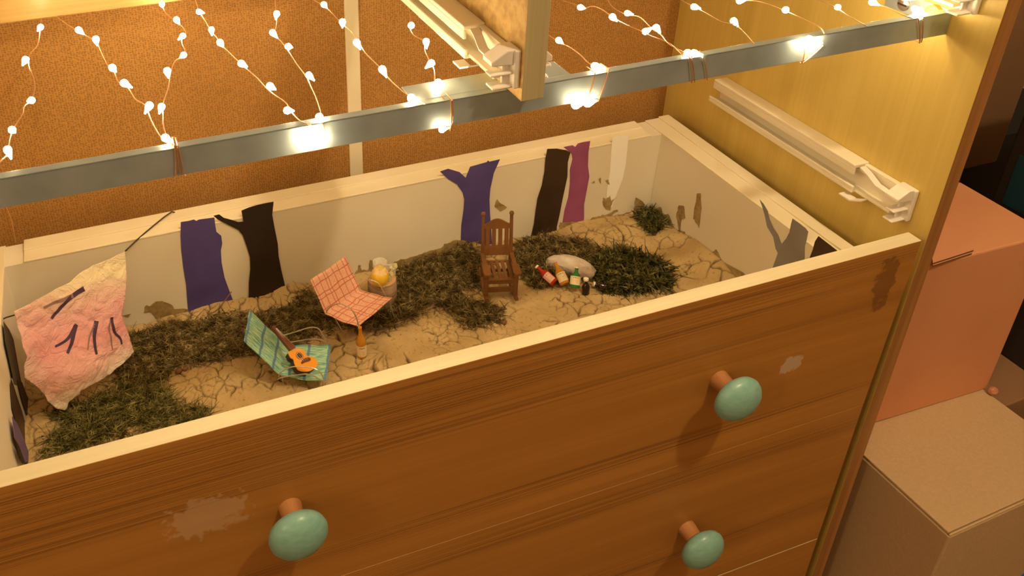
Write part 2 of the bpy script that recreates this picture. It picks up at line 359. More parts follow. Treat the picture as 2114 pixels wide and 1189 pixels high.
def slide_rail(x, s, z0, z1, y0, y1, parent, mat1=RAILP, d=.020):
    """moulded drawer runner on a face at x, projecting to x + s*d; front end at y0"""
    h = z1 - z0
    X = lambda a: x + s * a
    def bx(mb, a0, a1, b0, b1, c0, c1): a0, a1 = sorted((X(a0), X(a1))); mb.box(a0, a1, b0, b1, c0, c1); return mb
    ys = y0 + .062
    web = MB(); bx(web, .0001, .006, y0 + .006, y1, z0 + .002, z1 - .002)
    r = web.build('slide_rail', mat1, parent, bevel=.0008)
    t = MB(); bx(t, .0002, d, ys, y1, z1 - .0045, z1); bx(t, .0002, d * .55, ys - .006, y1 - .004, z1 - .010, z1 - .0044); bx(t, d - .003, d, ys, y1, z1 - .0125, z1 - .004)
    t.build('top_flange', mat1, r, bevel=.001)
    t = MB(); bx(t, .0002, d, ys - .004, y1 + .004, z0, z0 + .004); bx(t, d - .003, d, ys - .004, y1 + .004, z0 + .0035, z0 + .0085)
    bx(t, .006, d - .004, y0 + .012, ys, z0 + .001, z0 + .0045)
    t.build('bottom_flange', mat1, r, bevel=.001)
    # end block with two lips and a spring tongue
    t = MB(); bx(t, .0002, .0055, y0 - .002, y0 + .018, z0 - .003, z1 + .001); m1 = z0 + .30 * h
    bx(t, .0002, d + .004, y0 + .0008, y0 + .012, m1, m1 + .0022); bx(t, .0002, d + .002, y0 + .0012, y0 + .014, z0 - .0032, z0 - .0008); bx(t, .0002, d * .6, y0 + .006, y0 + .009, z0 - .003, z1 - .010)
    q = [(.0002, z1 + .0012), (d * .55, z1 + .0012), (d + .004, z1 - .0065), (d + .004, z1 - .0105), (.0002, z1 - .0125)]
    t.prism([V(X(a_), y0 + .0004, z_) for a_, z_ in q], (0, 1, 0), .0165)
    t.build('end_block', CLIPP, r, bevel=.0012)
    t = MB(); P = [V(X(.011), ys - .002, z1 - .004), V(X(.013), ys - .014, z1 - .006), V(X(.015), ys - .028, z1 - .011), V(X(.014), y0 + .014, z1 - .013)]
    for a, b in zip(P[:-1], P[1:]):
        w = V(s * .004, 0, 0); th = V(0, 0, .0016)
        t.add([a - w, a + w, b + w, b - w, a - w + th, a + w + th, b + w + th, b - w + th], [(0, 1, 2, 3), (7, 6, 5, 4), (0, 4, 5, 1), (1, 5, 6, 2), (2, 6, 7, 3), (3, 7, 4, 0)])
    t.build('spring_tongue', CLIPP, r)
    t = MB(); P = [V(X(d), y0 + .040, z0 + .001), V(X(d + .002), y0 + .052, z0 - .005), V(X(d + .001), y0 + .068, z0 - .006)]
    for a, b in zip(P[:-1], P[1:]):
        w = V(s * .005, 0, 0); th = V(0, 0, .0015)
        t.add([a - w, a + w, b + w, b - w, a - w + th, a + w + th, b + w + th, b - w + th], [(0, 1, 2, 3), (7, 6, 5, 4), (0, 4, 5, 1), (1, 5, 6, 2), (2, 6, 7, 3), (3, 7, 4, 0)])
    t.build('stop_tab', CLIPP, r)
    t = MB(); bx(t, .0058, .0064, y0 + .195, y0 + .207, z0 + .016, z0 + .021); t.build('screw_hole', P_DKBR, r)
    return r
zr0 = at(1480, 217, x=XP0 - .018)[2]; zr1 = at(1660, 260, x=XP0 - .006)[2]
slide_rail(XP0 - .0001, -1, zr0, zr1, .0300, .326, chest)
slide_rail(XP0 - .0001, -1, zr0 + .232, zr1 + .232, .0300, .326, chest)
slide_rail(E0 + .0001, -1, .2415, .2700, YD + .006, .335, chest)
slide_rail(E1 - .0001, 1, .2415, .2640, YD + .012, .335, chest, d=.009)

# drawers
def drawer(z1, z0, edge):
    d = empty('drawer', (-.477, 0, z0), chest)
    xe = lambda z: -.0050 * min(1, -z / .2278) - (.0012 if z < -.3 else 0)     # the fronts hang a touch out of square
    MB().box(-.953, 0, 0, .0163, z0, z1, 0, M=lambda p: (p[0] + (xe(p[2]) if p[0] > -.1 else 0), p[1], p[2]), faces={2: 1, 0: 1, 5: 1}).build('drawer_front', [edge, TEAK], d, bevel=.0007)
    return d
D1 = drawer(0, -.2278, PINE); D2 = drawer(-.2283, -.4600, TEAK); D3 = drawer(-.4612, -.70, PINE)
XI, XIL, YI, YO, ZRIM = -.0475, -.905, .360, .3995, -.0502
def rimwall(mb, x0, x1, y0, y1, lip):
    mb.box(x0, x1, y0, y1, -.2205, ZRIM - .0035, 0); return mb
for a, b, c, e, lip in ((XI, -.0090, .0164, YO, 'r'), (-.9465, XIL, .0164, YO, 'l')):
    rimwall(MB(), a, b, c, e, lip).build('drawer_side', WHITEW, D1)
    lo_, hi_ = (a, b)
    mb = MB().box(lo_ - .0004, hi_, c + .0005, e, ZRIM - .0036, ZRIM - .0012)
    mb.box(*( (hi_ - .017, hi_) if lip == 'r' else (lo_, lo_ + .017)), c + .0005, e, ZRIM - .0014, ZRIM + .0010)
    mb.build('side_rim', CREAM, D1, bevel=.0008)
rimwall(MB(), XIL, XI, YI, YO, 'b').build('drawer_back', WHITEW, D1)
MB().box(XIL + .02, XI - .018, YI - .0004, YO + .0006, ZRIM - .0036, ZRIM - .0008).box(XIL + .02, XI - .018, YI + .020, YO + .0006, ZRIM - .001, ZRIM + .0012).build('back_rim', CREAM, D1, bevel=.0008)
MB().box(-.9465, -.009, .0164, YO, -.2255, -.2206).build('drawer_bottom', WHITEW, D1)
def knob(drawer_, x, z, k=1.0):
    o = V(x, -.0001, z); ax = V(0, -1, 0)
    MB().lathe([(.0105 * k, 0), (.0098 * k, .006 * k), (.0092 * k, .014 * k), (.0110 * k, .021 * k)], o, ax, 28).build('knob_stem', STEMW, drawer_, smooth=True)
    pr = [(.004, .0195), (.019, .0205), (.0245, .0245), (.0258, .0285), (.0248, .0325), (.0215, .0365), (.0160, .0398), (.0085, .0420), (.0002, .0427)]
    MB().lathe([(r * k, h * k) for r, h in pr], o, ax, 40).build('knob', TEAL, drawer_, smooth=True)
knob(D1, -.2265, -.1135); knob(D1, -.6720, -.1130)
knob(D2, -.2245, -.3415); knob(D2, -.6720, -.3415)

# mud smears, pale strip on the drawer walls
BW = dict(y=YI - .0003); RW = dict(x=XI - .0003)
def px(zoom, pts): x0, y0, s = zoom; return [(x0 + a / s, y0 + b / s) for a, b in pts]
def wallpoly(pts, plane, nrm, th, name, m, parent, **k):
    P = [at(a, b, **plane) for a, b in pts]
    return MB().prism(P, nrm, th).build(name, m, parent, **k)
NB, NR = V(0, -1, 0), V(-1, 0, 0)
Z5 = (1130, 240, 4.956); Z7 = (1200, 220, 2.477); ZL = (240, 420, 4.575); ZT3 = (860, 270, 2.764)
wallpoly(px(Z5, [(665, 215), (830, 195), (815, 360), (800, 500), (770, 640), (700, 820), (660, 930), (610, 900), (605, 790), (640, 560), (650, 400)]), BW, NB, .0002, 'pale_strip', PALE_STRIP, D1)
def ragged(pts, k=3, amp=1.2):
    out = []
    for i in range(len(pts)):
        a, b = np.array(pts[i]), np.array(pts[(i + 1) % len(pts)])
        for j in range(k): out.append(tuple(a + (b - a) * j / k + (RNG.normal(0, amp, 2) if j else 0)))
    return out
for P in (px(Z5, [(570, 830), (600, 850), (640, 810), (650, 870), (700, 830), (660, 900), (645, 960), (600, 950), (570, 900)]),
          px(Z5, [(450, 680), (480, 660), (488, 690)]), px(Z5, [(520, 640), (545, 630), (545, 690)]), px(Z5, [(590, 660), (625, 650), (632, 700)]),
          px(Z5, [(885, 960), (890, 890), (905, 830), (960, 860), (1000, 905), (960, 930), (1010, 1000)]),
          px(ZL, [(275, 965), (330, 960), (370, 925), (430, 918), (530, 960), (545, 995), (680, 1000), (690, 1060), (560, 1100), (420, 1110), (370, 1080), (330, 1025), (260, 1030)]),
          px(ZL, [(60, 1060), (140, 1040), (110, 1070)]), px(ZT3, [(445, 430), (460, 390), (475, 410), (515, 435), (480, 458)])):
    wallpoly(ragged(P, 3, .8), BW, NB, .0006, 'mud_smear', MUD, D1)
ZB7 = (700, 440, 4.247)
for P in (px(Z5, [(118, 1125), (130, 1085), (250, 1078), (365, 1070), (500, 1030), (590, 1010), (715, 955), (725, 968), (640, 1020), (780, 1000), (900, 955), (910, 1060), (700, 1130), (400, 1170), (120, 1190)]),
          px(ZB7, [(480, 425), (600, 395), (700, 362), (800, 325), (895, 305), (925, 268), (1030, 232), (1110, 240), (1235, 318), (1240, 400), (900, 420), (500, 480)]),
          px(ZB7, [(140, 515), (165, 500), (170, 455), (190, 455), (195, 505), (260, 490), (270, 410), (290, 412), (300, 485), (300, 560), (140, 570)])):
    wallpoly(ragged(P, 4, .8), BW, NB, .0007, 'mud_smear', MUD, D1)
for P in (px(Z7, [(488, 545), (500, 505), (525, 510), (532, 570), (512, 580), (505, 640), (495, 600)]), px(Z7, [(575, 565), (592, 445), (612, 445), (615, 520), (603, 620), (583, 590)]),
          px(Z7, [(375, 560), (380, 525), (405, 512), (420, 560), (445, 548), (480, 630), (530, 640), (545, 690), (600, 705), (650, 755), (690, 730), (720, 790), (830, 850), (880, 900), (760, 900), (600, 830), (500, 720), (430, 660)])):
    wallpoly(ragged(P, 3, 1.0), RW, NR, .0006, 'mud_smear', MUD, D1)

# ---------------------------------------------------------------- the clay ground in the drawer
BUMPS = [(*at(470, 628, z=-.176)[:2], .030, .014, .010), (*at(600, 595, z=-.176)[:2], .03, .012, .009), (*at(965, 520, z=-.176)[:2], .020, .012, .012),
         (*at(1280, 470, z=-.176)[:2], .03, .016, .007), (*at(1440, 520, z=-.176)[:2], .018, .05, .008), (*at(1130, 500, z=-.176)[:2], .03, .012, .006),
         (*at(430, 790, z=-.176)[:2], .05, .035, .003), (*at(110, 880, z=-.176)[:2], .03, .04, .004)]
def soilz(x, y):
    x = np.asarray(x, float); y = np.asarray(y, float)
    z = -.1785 + .0022 * np.sin(x * 31 + y * 17) + .0016 * np.sin(x * 57 - y * 43 + 1) + .0010 * np.sin(x * 120 + y * 96)
    z = z + .010 * np.exp(-((XI - x) / .020)) * np.clip((.40 - y) / .2, 0, 1.) + .004 * np.exp(-((YI - y) / .012)) + .008 * np.exp(-((x - XIL) / .03))
    for bx, by, sx, sy, h in BUMPS: z = z + h * np.exp(-((x - bx) / sx) ** 2 - ((y - by) / sy) ** 2)
    return z
def g3(px_, py_, it=4):
    """pixel -> point on the clay"""
    z = -.177
    for _ in range(it):
        p = at(px_, py_, z=z); z = float(soilz(p[0], p[1]))
    return V(p[0], p[1], z)
def vnoise(x, y, s, seed):
    r = np.random.default_rng(seed); G = r.random((256, 256)); X = x * s; Y = y * s
    xi = np.floor(X).astype(int); yi = np.floor(Y).astype(int); fx = X - xi; fy = Y - yi
    fx = fx * fx * (3 - 2 * fx); fy = fy * fy * (3 - 2 * fy); g = lambda a, b: G[a % 256, b % 256]
    return (g(xi, yi) * (1 - fx) + g(xi + 1, yi) * fx) * (1 - fy) + (g(xi, yi + 1) * (1 - fx) + g(xi + 1, yi + 1) * fx) * fy
def build_soil():
    step = .00105
    xs = np.arange(XIL + .0003, XI - .0003, step); ys = np.arange(.0168, YI - .0003, step)
    X, Y = np.meshgrid(xs, ys); nx, ny = len(xs), len(ys)
    Z = soilz(X, Y)
    # crack network: border between nearest and second nearest of jittered seeds, fading in and out
    Xd = X + .0055 * (vnoise(X, Y, 130, 1) - .5) + .006 * (vnoise(X, Y, 60, 2) - .5); Yd = Y + .0055 * (vnoise(X, Y, 130, 3) - .5) + .006 * (vnoise(X, Y, 60, 4) - .5)
    crack = np.zeros_like(X)
    for cell, wid, dep, seed, th in ((.021, .0009, .0032, 11, .42), (.012, .0006, .0019, 12, .62)):
        r = np.random.default_rng(seed); J = r.random((128, 128, 2)) * .9 + .05
        ci = np.floor(Xd / cell).astype(int); cj = np.floor(Yd / cell).astype(int)
        d1 = np.full(X.shape, 9.); d2 = np.full(X.shape, 9.)
        for a in (-1, 0, 1):
            for b in (-1, 0, 1):
                j = J[(ci + a) % 128, (cj + b) % 128]
                d = np.hypot((ci + a + j[..., 0]) * cell - Xd, (cj + b + j[..., 1]) * cell - Yd)
                n1 = np.minimum(d1, d); d2 = np.minimum(np.maximum(d1, d), d2); d1 = n1
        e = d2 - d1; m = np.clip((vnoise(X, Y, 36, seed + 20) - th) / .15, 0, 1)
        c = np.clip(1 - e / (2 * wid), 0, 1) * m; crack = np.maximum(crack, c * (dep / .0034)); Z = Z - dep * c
        Z = Z + .0003 * np.clip(e / cell, 0, .25) * m
    Z = Z + .0009 * (vnoise(X, Y, 300, 31) - .5) + .0012 * (vnoise(X, Y, 110, 32) - .5)
    co = np.stack([X, Y, Z], -1).reshape(-1, 3)
    idx = np.arange(nx * ny).reshape(ny, nx)
    q = np.stack([idx[:-1, :-1], idx[:-1, 1:], idx[1:, 1:], idx[1:, :-1]], -1).reshape(-1, 4)
    base = V(-.476, .19, -.2204); me = bpy.data.meshes.new('clay_ground')
    me.vertices.add(len(co)); me.vertices.foreach_set('co', (co - base).ravel())
    me.loops.add(q.size); me.loops.foreach_set('vertex_index', q.ravel().astype(np.int32))
    me.polygons.add(len(q)); me.polygons.foreach_set('loop_start', np.arange(0, q.size, 4, dtype=np.int32)); me.polygons.foreach_set('loop_total', np.full(len(q), 4, np.int32))
    me.update(); me.validate()
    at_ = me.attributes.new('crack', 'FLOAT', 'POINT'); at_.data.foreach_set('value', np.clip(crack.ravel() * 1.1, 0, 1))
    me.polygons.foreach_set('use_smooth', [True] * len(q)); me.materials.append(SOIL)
    o = bpy.data.objects.new('clay_ground', me); COL.objects.link(o); o.location = tuple(base)
    # skirt to the drawer bottom so the clay has depth
    ORG[o.name] = base
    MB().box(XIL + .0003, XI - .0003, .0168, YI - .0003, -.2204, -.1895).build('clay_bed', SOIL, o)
    return tag(o, 'dry cracked tan clay filling the bottom of the top drawer', 'clay', kind='stuff')
build_soil()

# ---------------------------------------------------------------- moss
def inpoly(pts, poly):
    x, y = pts[:, 0], pts[:, 1]; c = np.zeros(len(pts), bool); n = len(poly)
    for i in range(n):
        x0, y0 = poly[i]; x1, y1 = poly[(i + 1) % n]
        with np.errstate(divide='ignore', invalid='ignore'):
            c ^= ((y0 > y) != (y1 > y)) & (x < (x1 - x0) * (y - y0) / (y1 - y0 + 1e-12) + x0)
    return c
def moss(label, m, polys, holes, n, length, width, lift=.55, dens_noise=.25, mound=0., jit=.0035):
    W3 = [np.array([g3(a, b)[:2] for a, b in P]) for P in polys]; H3 = [np.array([g3(a, b)[:2] for a, b in P]) for P in holes]
    allp = np.concatenate(W3); lo, hi = allp.min(0), allp.max(0); got = []
    while sum(map(len, got)) < n:
        p = lo + RNG.random((n * 3, 2)) * (hi - lo); q = p + RNG.normal(0, jit, p.shape)
        k = np.zeros(len(p), bool)
        for P in W3: k |= inpoly(q, P)
        for P in H3: k &= ~inpoly(q, P)
        k &= (p[:, 0] > XIL + .003) & (p[:, 0] < XI - .003) & (p[:, 1] > .02) & (p[:, 1] < YI - .003)
        k &= vnoise(p[:, 0], p[:, 1], 70, 5) > dens_noise * (RNG.random(len(p)) + .4)
        got.append(p[k])
    p = np.concatenate(got)[:n]
    cen = p.mean(0)
    z = soilz(p[:, 0], p[:, 1]) - .0008 + RNG.random(n) * .004
    if mound:
        k2 = np.zeros(n)
        for P in W3:
            c = P.mean(0); rr = (P.max(0) - P.min(0)) / 2; k2 = np.maximum(k2, np.clip(1 - (((p - c) / rr) ** 2).sum(1), 0, 1))
        z = z + mound * np.sqrt(k2) * RNG.random(n)
    root = np.column_stack([p, z]); th = RNG.random(n) * 2 * np.pi; el = np.abs(RNG.normal(0, lift, n))
    d = np.column_stack([np.cos(th) * np.cos(el), np.sin(th) * np.cos(el), np.sin(el)])
    L = length * (.5 + RNG.random(n) * .9); cv = RNG.normal(0, 1.5, (n, 3)); cv[:, 2] = cv[:, 2] * .45 - .45
    sd = np.cross(d, RNG.normal(0, 1, (n, 3))); sd /= np.linalg.norm(sd, axis=1, keepdims=True)
    Wd = width * (.6 + RNG.random(n) * .8); S = 4; co = np.zeros((n, S * 2, 3))
    for i in range(S):
        t = i / (S - 1); c = root + d * (L * t)[:, None] + cv * (L * t * t * .5)[:, None]
        w = Wd * (1 - .7 * t)
        co[:, 2 * i] = c - sd * w[:, None] / 2; co[:, 2 * i + 1] = c + sd * w[:, None] / 2
    zmin = soilz(co[..., 0], co[..., 1]) + .0002; co[..., 2] = np.maximum(co[..., 2], zmin)
    co[..., 1] = np.minimum(co[..., 1], YI - .0010); co[..., 0] = np.clip(co[..., 0], XIL + .001, XI - .001)
    q0 = np.array([[0, 1, 3, 2], [2, 3, 5, 4], [4, 5, 7, 6]])
    q = (np.arange(n)[:, None, None] * S * 2 + q0[None]).reshape(-1, 4)
    base = V(cen[0], cen[1], float(soilz(*cen))); co = co.reshape(-1, 3) - base
    me = bpy.data.meshes.new('moss'); me.vertices.add(len(co)); me.vertices.foreach_set('co', co.ravel())
    me.loops.add(q.size); me.loops.foreach_set('vertex_index', q.ravel().astype(np.int32))
    me.polygons.add(len(q)); me.polygons.foreach_set('loop_start', np.arange(0, q.size, 4, dtype=np.int32)); me.polygons.foreach_set('loop_total', np.full(len(q), 4, np.int32))
    me.update(); me.validate(); me.materials.append(m)
    o = bpy.data.objects.new('moss', me); COL.objects.link(o); o.location = tuple(base)
    return tag(o, label, 'moss', kind='stuff')
PA = [(262, 690), (300, 683), (345, 668), (400, 668), (450, 655), (505, 648), (540, 655), (590, 640), (628, 600), (650, 610), (690, 650), (685, 690), (650, 690), (600, 720), (520, 735), (470, 742), (400, 752), (360, 765), (340, 790), (300, 800), (235, 790), (240, 740)]
moss('brown dry moss band between the pink cloth and the salmon chair', MOSS, [PA], [], 9500, .0078, .00140, dens_noise=.18)
moss('green moss clump in front of the pink cloth near the drawer front', MOSSG, [[(205, 820), (240, 795), (310, 790), (350, 815), (365, 850), (430, 845), (435, 865), (380, 880), (300, 890), (210, 915), (140, 935), (85, 950), (75, 930), (120, 890), (100, 860), (140, 840), (190, 830)]],
     [[(95, 868), (125, 862), (140, 890), (110, 905), (85, 905)]], 6500, .0080, .00140, dens_noise=.25, mound=.004)
PB = [(755, 650), (800, 640), (820, 600), (822, 570), (840, 548), (880, 528), (930, 512), (985, 512), (1000, 540), (1000, 585), (955, 600), (950, 625), (1000, 630), (1035, 640), (1030, 665), (985, 682), (950, 668), (930, 640), (880, 630), (862, 655), (820, 672), (780, 682), (740, 680), (690, 670), (650, 640), (690, 640)]
moss('dark brown moss between the wood slice stool and the rocking chair', MOSS, [PB], [[(955, 600), (1000, 588), (1000, 628), (965, 622)]], 10500, .0078, .00140, dens_noise=.12, mound=.003)
moss('brown moss behind the bottles and the pale stone', MOSS, [[(1065, 505), (1110, 487), (1160, 497), (1200, 497), (1240, 515), (1250, 560), (1225, 570), (1150, 590), (1110, 600), (1075, 575), (1062, 540)]], [], 5600, .0078, .00140, dens_noise=.12, mound=.003)
moss('thick green leafy moss bush right of the bottles', MOSSD, [[(1228, 545), (1250, 525), (1290, 520), (1330, 545), (1365, 545), (1385, 575), (1380, 598), (1320, 606), (1255, 605), (1230, 592)]], [], 3800, .0090, .0032, lift=.8, dens_noise=.05, mound=.014, jit=.003)
moss('small dark moss tuft in the back corner of the drawer', MOSSD, [[(1312, 445), (1340, 432), (1362, 445), (1372, 470), (1350, 488), (1322, 470)]], [], 1000, .0068, .0020, lift=.8, dens_noise=.05, mound=.010, jit=.002)

# ---------------------------------------------------------------- paper trees on the drawer walls
def tree(zoom, pts, plane, nrm, m, label, off=0.):
    k = dict(plane); a = list(k)[0]; k[a] = k[a] - off
    P = [at(a_, b_, **k) for a_, b_ in px(zoom, pts)]
    P = np.array(P); zb = P[P[:, 2].argmin()]
    o = MB().prism(P, nrm, .0005).build('paper_tree', m, loc=P.mean(0) * [1, 1, 0] + [0, 0, zb[2]])
    return tag(o, label, 'paper tree', 'paper tree cutouts on the drawer walls')
ZA = (340, 400, 2.830)
tree(ZA, [(94, 165), (140, 158), (170, 150), (185, 158), (200, 150), (290, 138), (295, 180), (302, 222), (330, 245), (336, 290), (328, 330), (332, 400), (350, 490), (372, 550), (398, 620), (398, 720), (200, 740), (137, 685), (130, 600), (125, 530), (110, 440), (97, 330), (93, 250)], BW, NB, P_INDIGO, 'indigo paper tree trunk beside the pink cloth')
tree(ZA, [(285, 128), (318, 120), (345, 140), (390, 152), (430, 165), (460, 162), (448, 98), (490, 80), (540, 65), (600, 52), (636, 46), (628, 120), (640, 190), (660, 290), (665, 360), (680, 440), (705, 545), (700, 620), (490, 640), (492, 520), (500, 440), (498, 370), (480, 310), (455, 240), (430, 210), (370, 180), (310, 150)], BW, NB, P_BLACK, 'black paper tree with a thin branch reaching the indigo trunk', .0007)
tree(ZT3, [(133, 232), (180, 216), (245, 235), (280, 268), (305, 205), (400, 178), (408, 168), (415, 176), (475, 162), (440, 240), (420, 330), (415, 390), (418, 470), (425, 560), (430, 670), (250, 680), (255, 540), (268, 450), (272, 390), (262, 350), (230, 305), (180, 275)], BW, NB, P_INDIGO, 'indigo forked paper tree behind the rocking chair')
tree(ZT3, [(745, 103), (800, 101), (850, 110), (877, 122), (862, 180), (860, 260), (845, 330), (830, 400), (815, 480), (800, 545), (795, 620), (650, 620), (655, 595), (670, 530), (680, 450), (690, 385), (715, 310), (730, 230), (735, 160)], BW, NB, P_DKBR, 'dark brown paper trunk touching the magenta tree', .0007)
tree(ZT3, [(838, 92), (890, 82), (905, 92), (920, 72), (950, 64), (990, 58), (980, 120), (977, 200), (985, 260), (970, 340), (955, 420), (955, 490), (950, 540), (830, 540), (845, 450), (865, 380), (875, 300), (875, 220), (890, 160), (885, 130), (860, 110)], BW, NB, P_MAG, 'magenta paper tree on the back wall')
ZR = (1560, 380, 6.26)
tree(ZR, [(55, 200), (105, 255), (160, 350), (180, 450), (230, 560), (290, 650), (335, 775), (400, 700), (440, 620), (460, 520), (480, 445), (560, 500), (650, 570), (682, 615), (660, 720), (635, 800), (630, 960), (640, 1150), (620, 1280), (200, 1150), (240, 1030), (290, 890), (260, 830), (230, 680), (150, 550), (120, 400), (85, 280)], RW, NR, P_GREY, 'grey forked paper tree on the right drawer wall')
tree(ZR, [(815, 672), (1050, 855), (1130, 940), (1100, 1200), (660, 1200), (705, 940), (740, 850), (770, 740)], RW, NR, P_DKBR, 'dark brown paper trunk half hidden behind the drawer front edge')
LW = dict(x=XIL + .0003); NL = V(1, 0, 0); ZLL = (0, 620, 3.303)
def treeL(pts, m, label, off): return tree(ZLL, pts, LW, NL, m, label, -off)
treeL([(22, 145), (60, 200), (90, 270), (135, 520), (150, 590), (95, 570), (75, 470), (60, 400), (35, 290)], P_CHAR, 'charcoal paper tree tip at the upper left of the left wall', .0021)
treeL([(70, 555), (95, 600), (125, 640), (155, 750), (185, 850), (190, 910), (215, 1000), (235, 1090), (200, 1100), (150, 930), (105, 830), (80, 730)], P_DKBR, 'long dark brown paper trunk on the left wall', .0007)
treeL([(75, 530), (130, 590), (180, 740), (225, 870), (240, 960), (262, 1080), (225, 1085), (190, 900), (150, 760), (110, 640)], P_LGREY, 'light grey paper trunk on the left wall', .0014)
treeL([(115, 545), (148, 560), (200, 700), (255, 890), (266, 1040), (245, 1040), (240, 960), (205, 850), (150, 690)], P_BLACK, 'narrow black paper trunk next to the moss on the left wall', .0028)
treeL([(80, 790), (120, 850), (165, 960), (212, 1095), (165, 1110), (120, 980), (98, 940)], P_VIO, 'violet paper trunk at the lower end of the left wall', .0035)
treeL([(108, 965), (130, 1000), (170, 1112), (150, 1114), (116, 1010)], P_BLACK, 'black paper sliver in front of the violet trunk', .0042)

# ---------------------------------------------------------------- pink cloth flag on a string
ZF = (0, 420, 2.0865)
fo = px(ZF, [(55, 465), (120, 432), (190, 395), (250, 362), (300, 340), (345, 300), (400, 268), (470, 240), (500, 225), (535, 207), (545, 250), (543, 320), (535, 400), (523, 480), (540, 530), (560, 580), (570, 615), (578, 640), (560, 662), (500, 710), (470, 735), (420, 760), (365, 782), (330, 800), (328, 815), (290, 845), (275, 890), (240, 882), (200, 850), (190, 825), (165, 795), (105, 750), (102, 700), (110, 660), (95, 620), (85, 560), (72, 510)])
F1, F2, F3 = at(30, 650, y=.262), at(262, 515, y=.338), at(128, 847, y=.238)
FN = unit(np.cross(F2 - F1, F3 - F1)); FN = FN if FN[1] < 0 else -FN
flag = empty('pink_cloth', (F3[0], F3[1], float(soilz(F3[0], F3[1]))), label='pink tie-dyed cloth hung on a string over the moss', cat='cloth')
fu = unit(F2 - F1); fw = unit(np.cross(FN, fu)); fw = fw if fw[2] > 0 else -fw
PF = [onplane(a, b, F1, FN) for a, b in fo]; P2 = np.array([((p - F1) @ fu, (p - F1) @ fw) for p in PF])
lo2, hi2 = P2.min(0), P2.max(0)
def wrinkle(a, b):
    A, B = np.asarray(a), np.asarray(b)
    return .0012 * np.sin(A * 48 + B * 30 + 2.5 * np.sin(B * 40)) + .0010 * (vnoise(A + 1, B + 1, 75, 61) - .5) * 2 + .0020 * np.abs(vnoise(A * .8 + B * .6 + 2, B * .8 - A * .6 + 2, 62, 62) - .5) + .0030 * np.abs(vnoise(A * .6 - B * .8 + 3, B * .6 + A * .8 + 2, 95, 63) - .5) + .010 * np.exp(-((B - (lo2[1] + .03)) / .03) ** 2) * np.exp(-((A - .035) / .03) ** 2)
def cloth():
    bm = bmesh.new(); vs = [bm.verts.new((p[0], p[1], 0)) for p in P2]; bm.faces.new(vs); bmesh.ops.triangulate(bm, faces=bm.faces)
    for ax, k in ((0, 70), (1, 76)):
        for i in range(1, k):
            co = [0, 0, 0]; co[ax] = lo2[ax] + (hi2[ax] - lo2[ax]) * i / k; nn = [0, 0, 0]; nn[ax] = 1
            bmesh.ops.bisect_plane(bm, geom=bm.verts[:] + bm.edges[:] + bm.faces[:], plane_co=co, plane_no=nn)
    bmesh.ops.triangulate(bm, faces=bm.faces); bm.verts.ensure_lookup_table()
    mb = MB(); A = np.array([v.co[:2] for v in bm.verts]); Wk = wrinkle(A[:, 0], A[:, 1])
    fs = [[v.index for v in f.verts] for f in bm.faces]; bm.free()
    mb.add([F1 + fu * a + fw * b + FN * w for (a, b), w in zip(A, Wk)], fs)
    uv = (A - lo2) / (hi2 - lo2)
    o = mb.build('cloth', FLAG, flag, uvs=uv.tolist()); o.data.polygons.foreach_set('use_smooth', [True] * len(o.data.polygons))
    md = o.modifiers.new('s', 'SOLIDIFY'); md.thickness = .0004
cloth()
def ink(pts, r0, m):
    P = []
    for a, b in pts:
        p = onplane(a, b, F1, FN); u, w = (p - F1) @ fu, (p - F1) @ fw; P.append((u, w))
    P = [np.array(q) for q in P]; P3 = smooth_path([np.append(q, 0) for q in P], 5); mb = MB(); L = len(P3)
    vs = []
    for i, q in enumerate(P3):
        t = unit(P3[min(i + 1, L - 1)] - P3[max(i - 1, 0)]); nn = np.array([-t[1], t[0], 0]); r = r0 * (1.15 - .55 * i / L)
        for s in (1, -1):
            c = q + nn * r * s; vs.append(F1 + fu * c[0] + fw * c[1] + FN * (float(wrinkle(c[0], c[1])) + .0006))
    mb.add(vs, [(2 * i, 2 * i + 1, 2 * i + 3, 2 * i + 2) for i in range(L - 1)]); mb.build('ink_mark', m, flag)
def fz(*p): return px(ZF, p)
ink(fz((357, 365), (310, 395), (265, 440), (220, 495)), .0026, INK); ink(fz((310, 395), (270, 412), (230, 425), (185, 448)), .0020, INKG)
ink(fz((328, 520), (300, 565), (270, 595), (235, 615)), .0018, INK); ink(fz((325, 525), (305, 585), (295, 615), (282, 642)), .0022, INK)
ink(fz((413, 505), (403, 545), (400, 590), (404, 645)), .0022, INK); ink(fz((408, 510), (390, 550), (375, 590), (365, 625)), .0011, INKG)
ink(fz((476, 488), (478, 520), (490, 555), (515, 580), (521, 605)), .0016, INK); ink(fz((474, 495), (463, 530), (472, 580), (476, 625)), .0010, INKG)
MB().tube(smooth_path([F2 + FN * .0005, at(262, 515, y=.345), at(300, 480, y=.367), at(355, 437, y=.392), V(*at(357, 436, y=.399)[:2], ZRIM - .01)], 3), .0009, 6).build('string', STRING, flag)
eL = V(XIL + .001, F1[1] - .012, F1[2] + .002)
MB().tube([F1 + FN * .0005, at(14, 655, x=XIL + .004), at(0, 661, x=XIL - .004)], .0008, 6).build('string', STRING, flag)

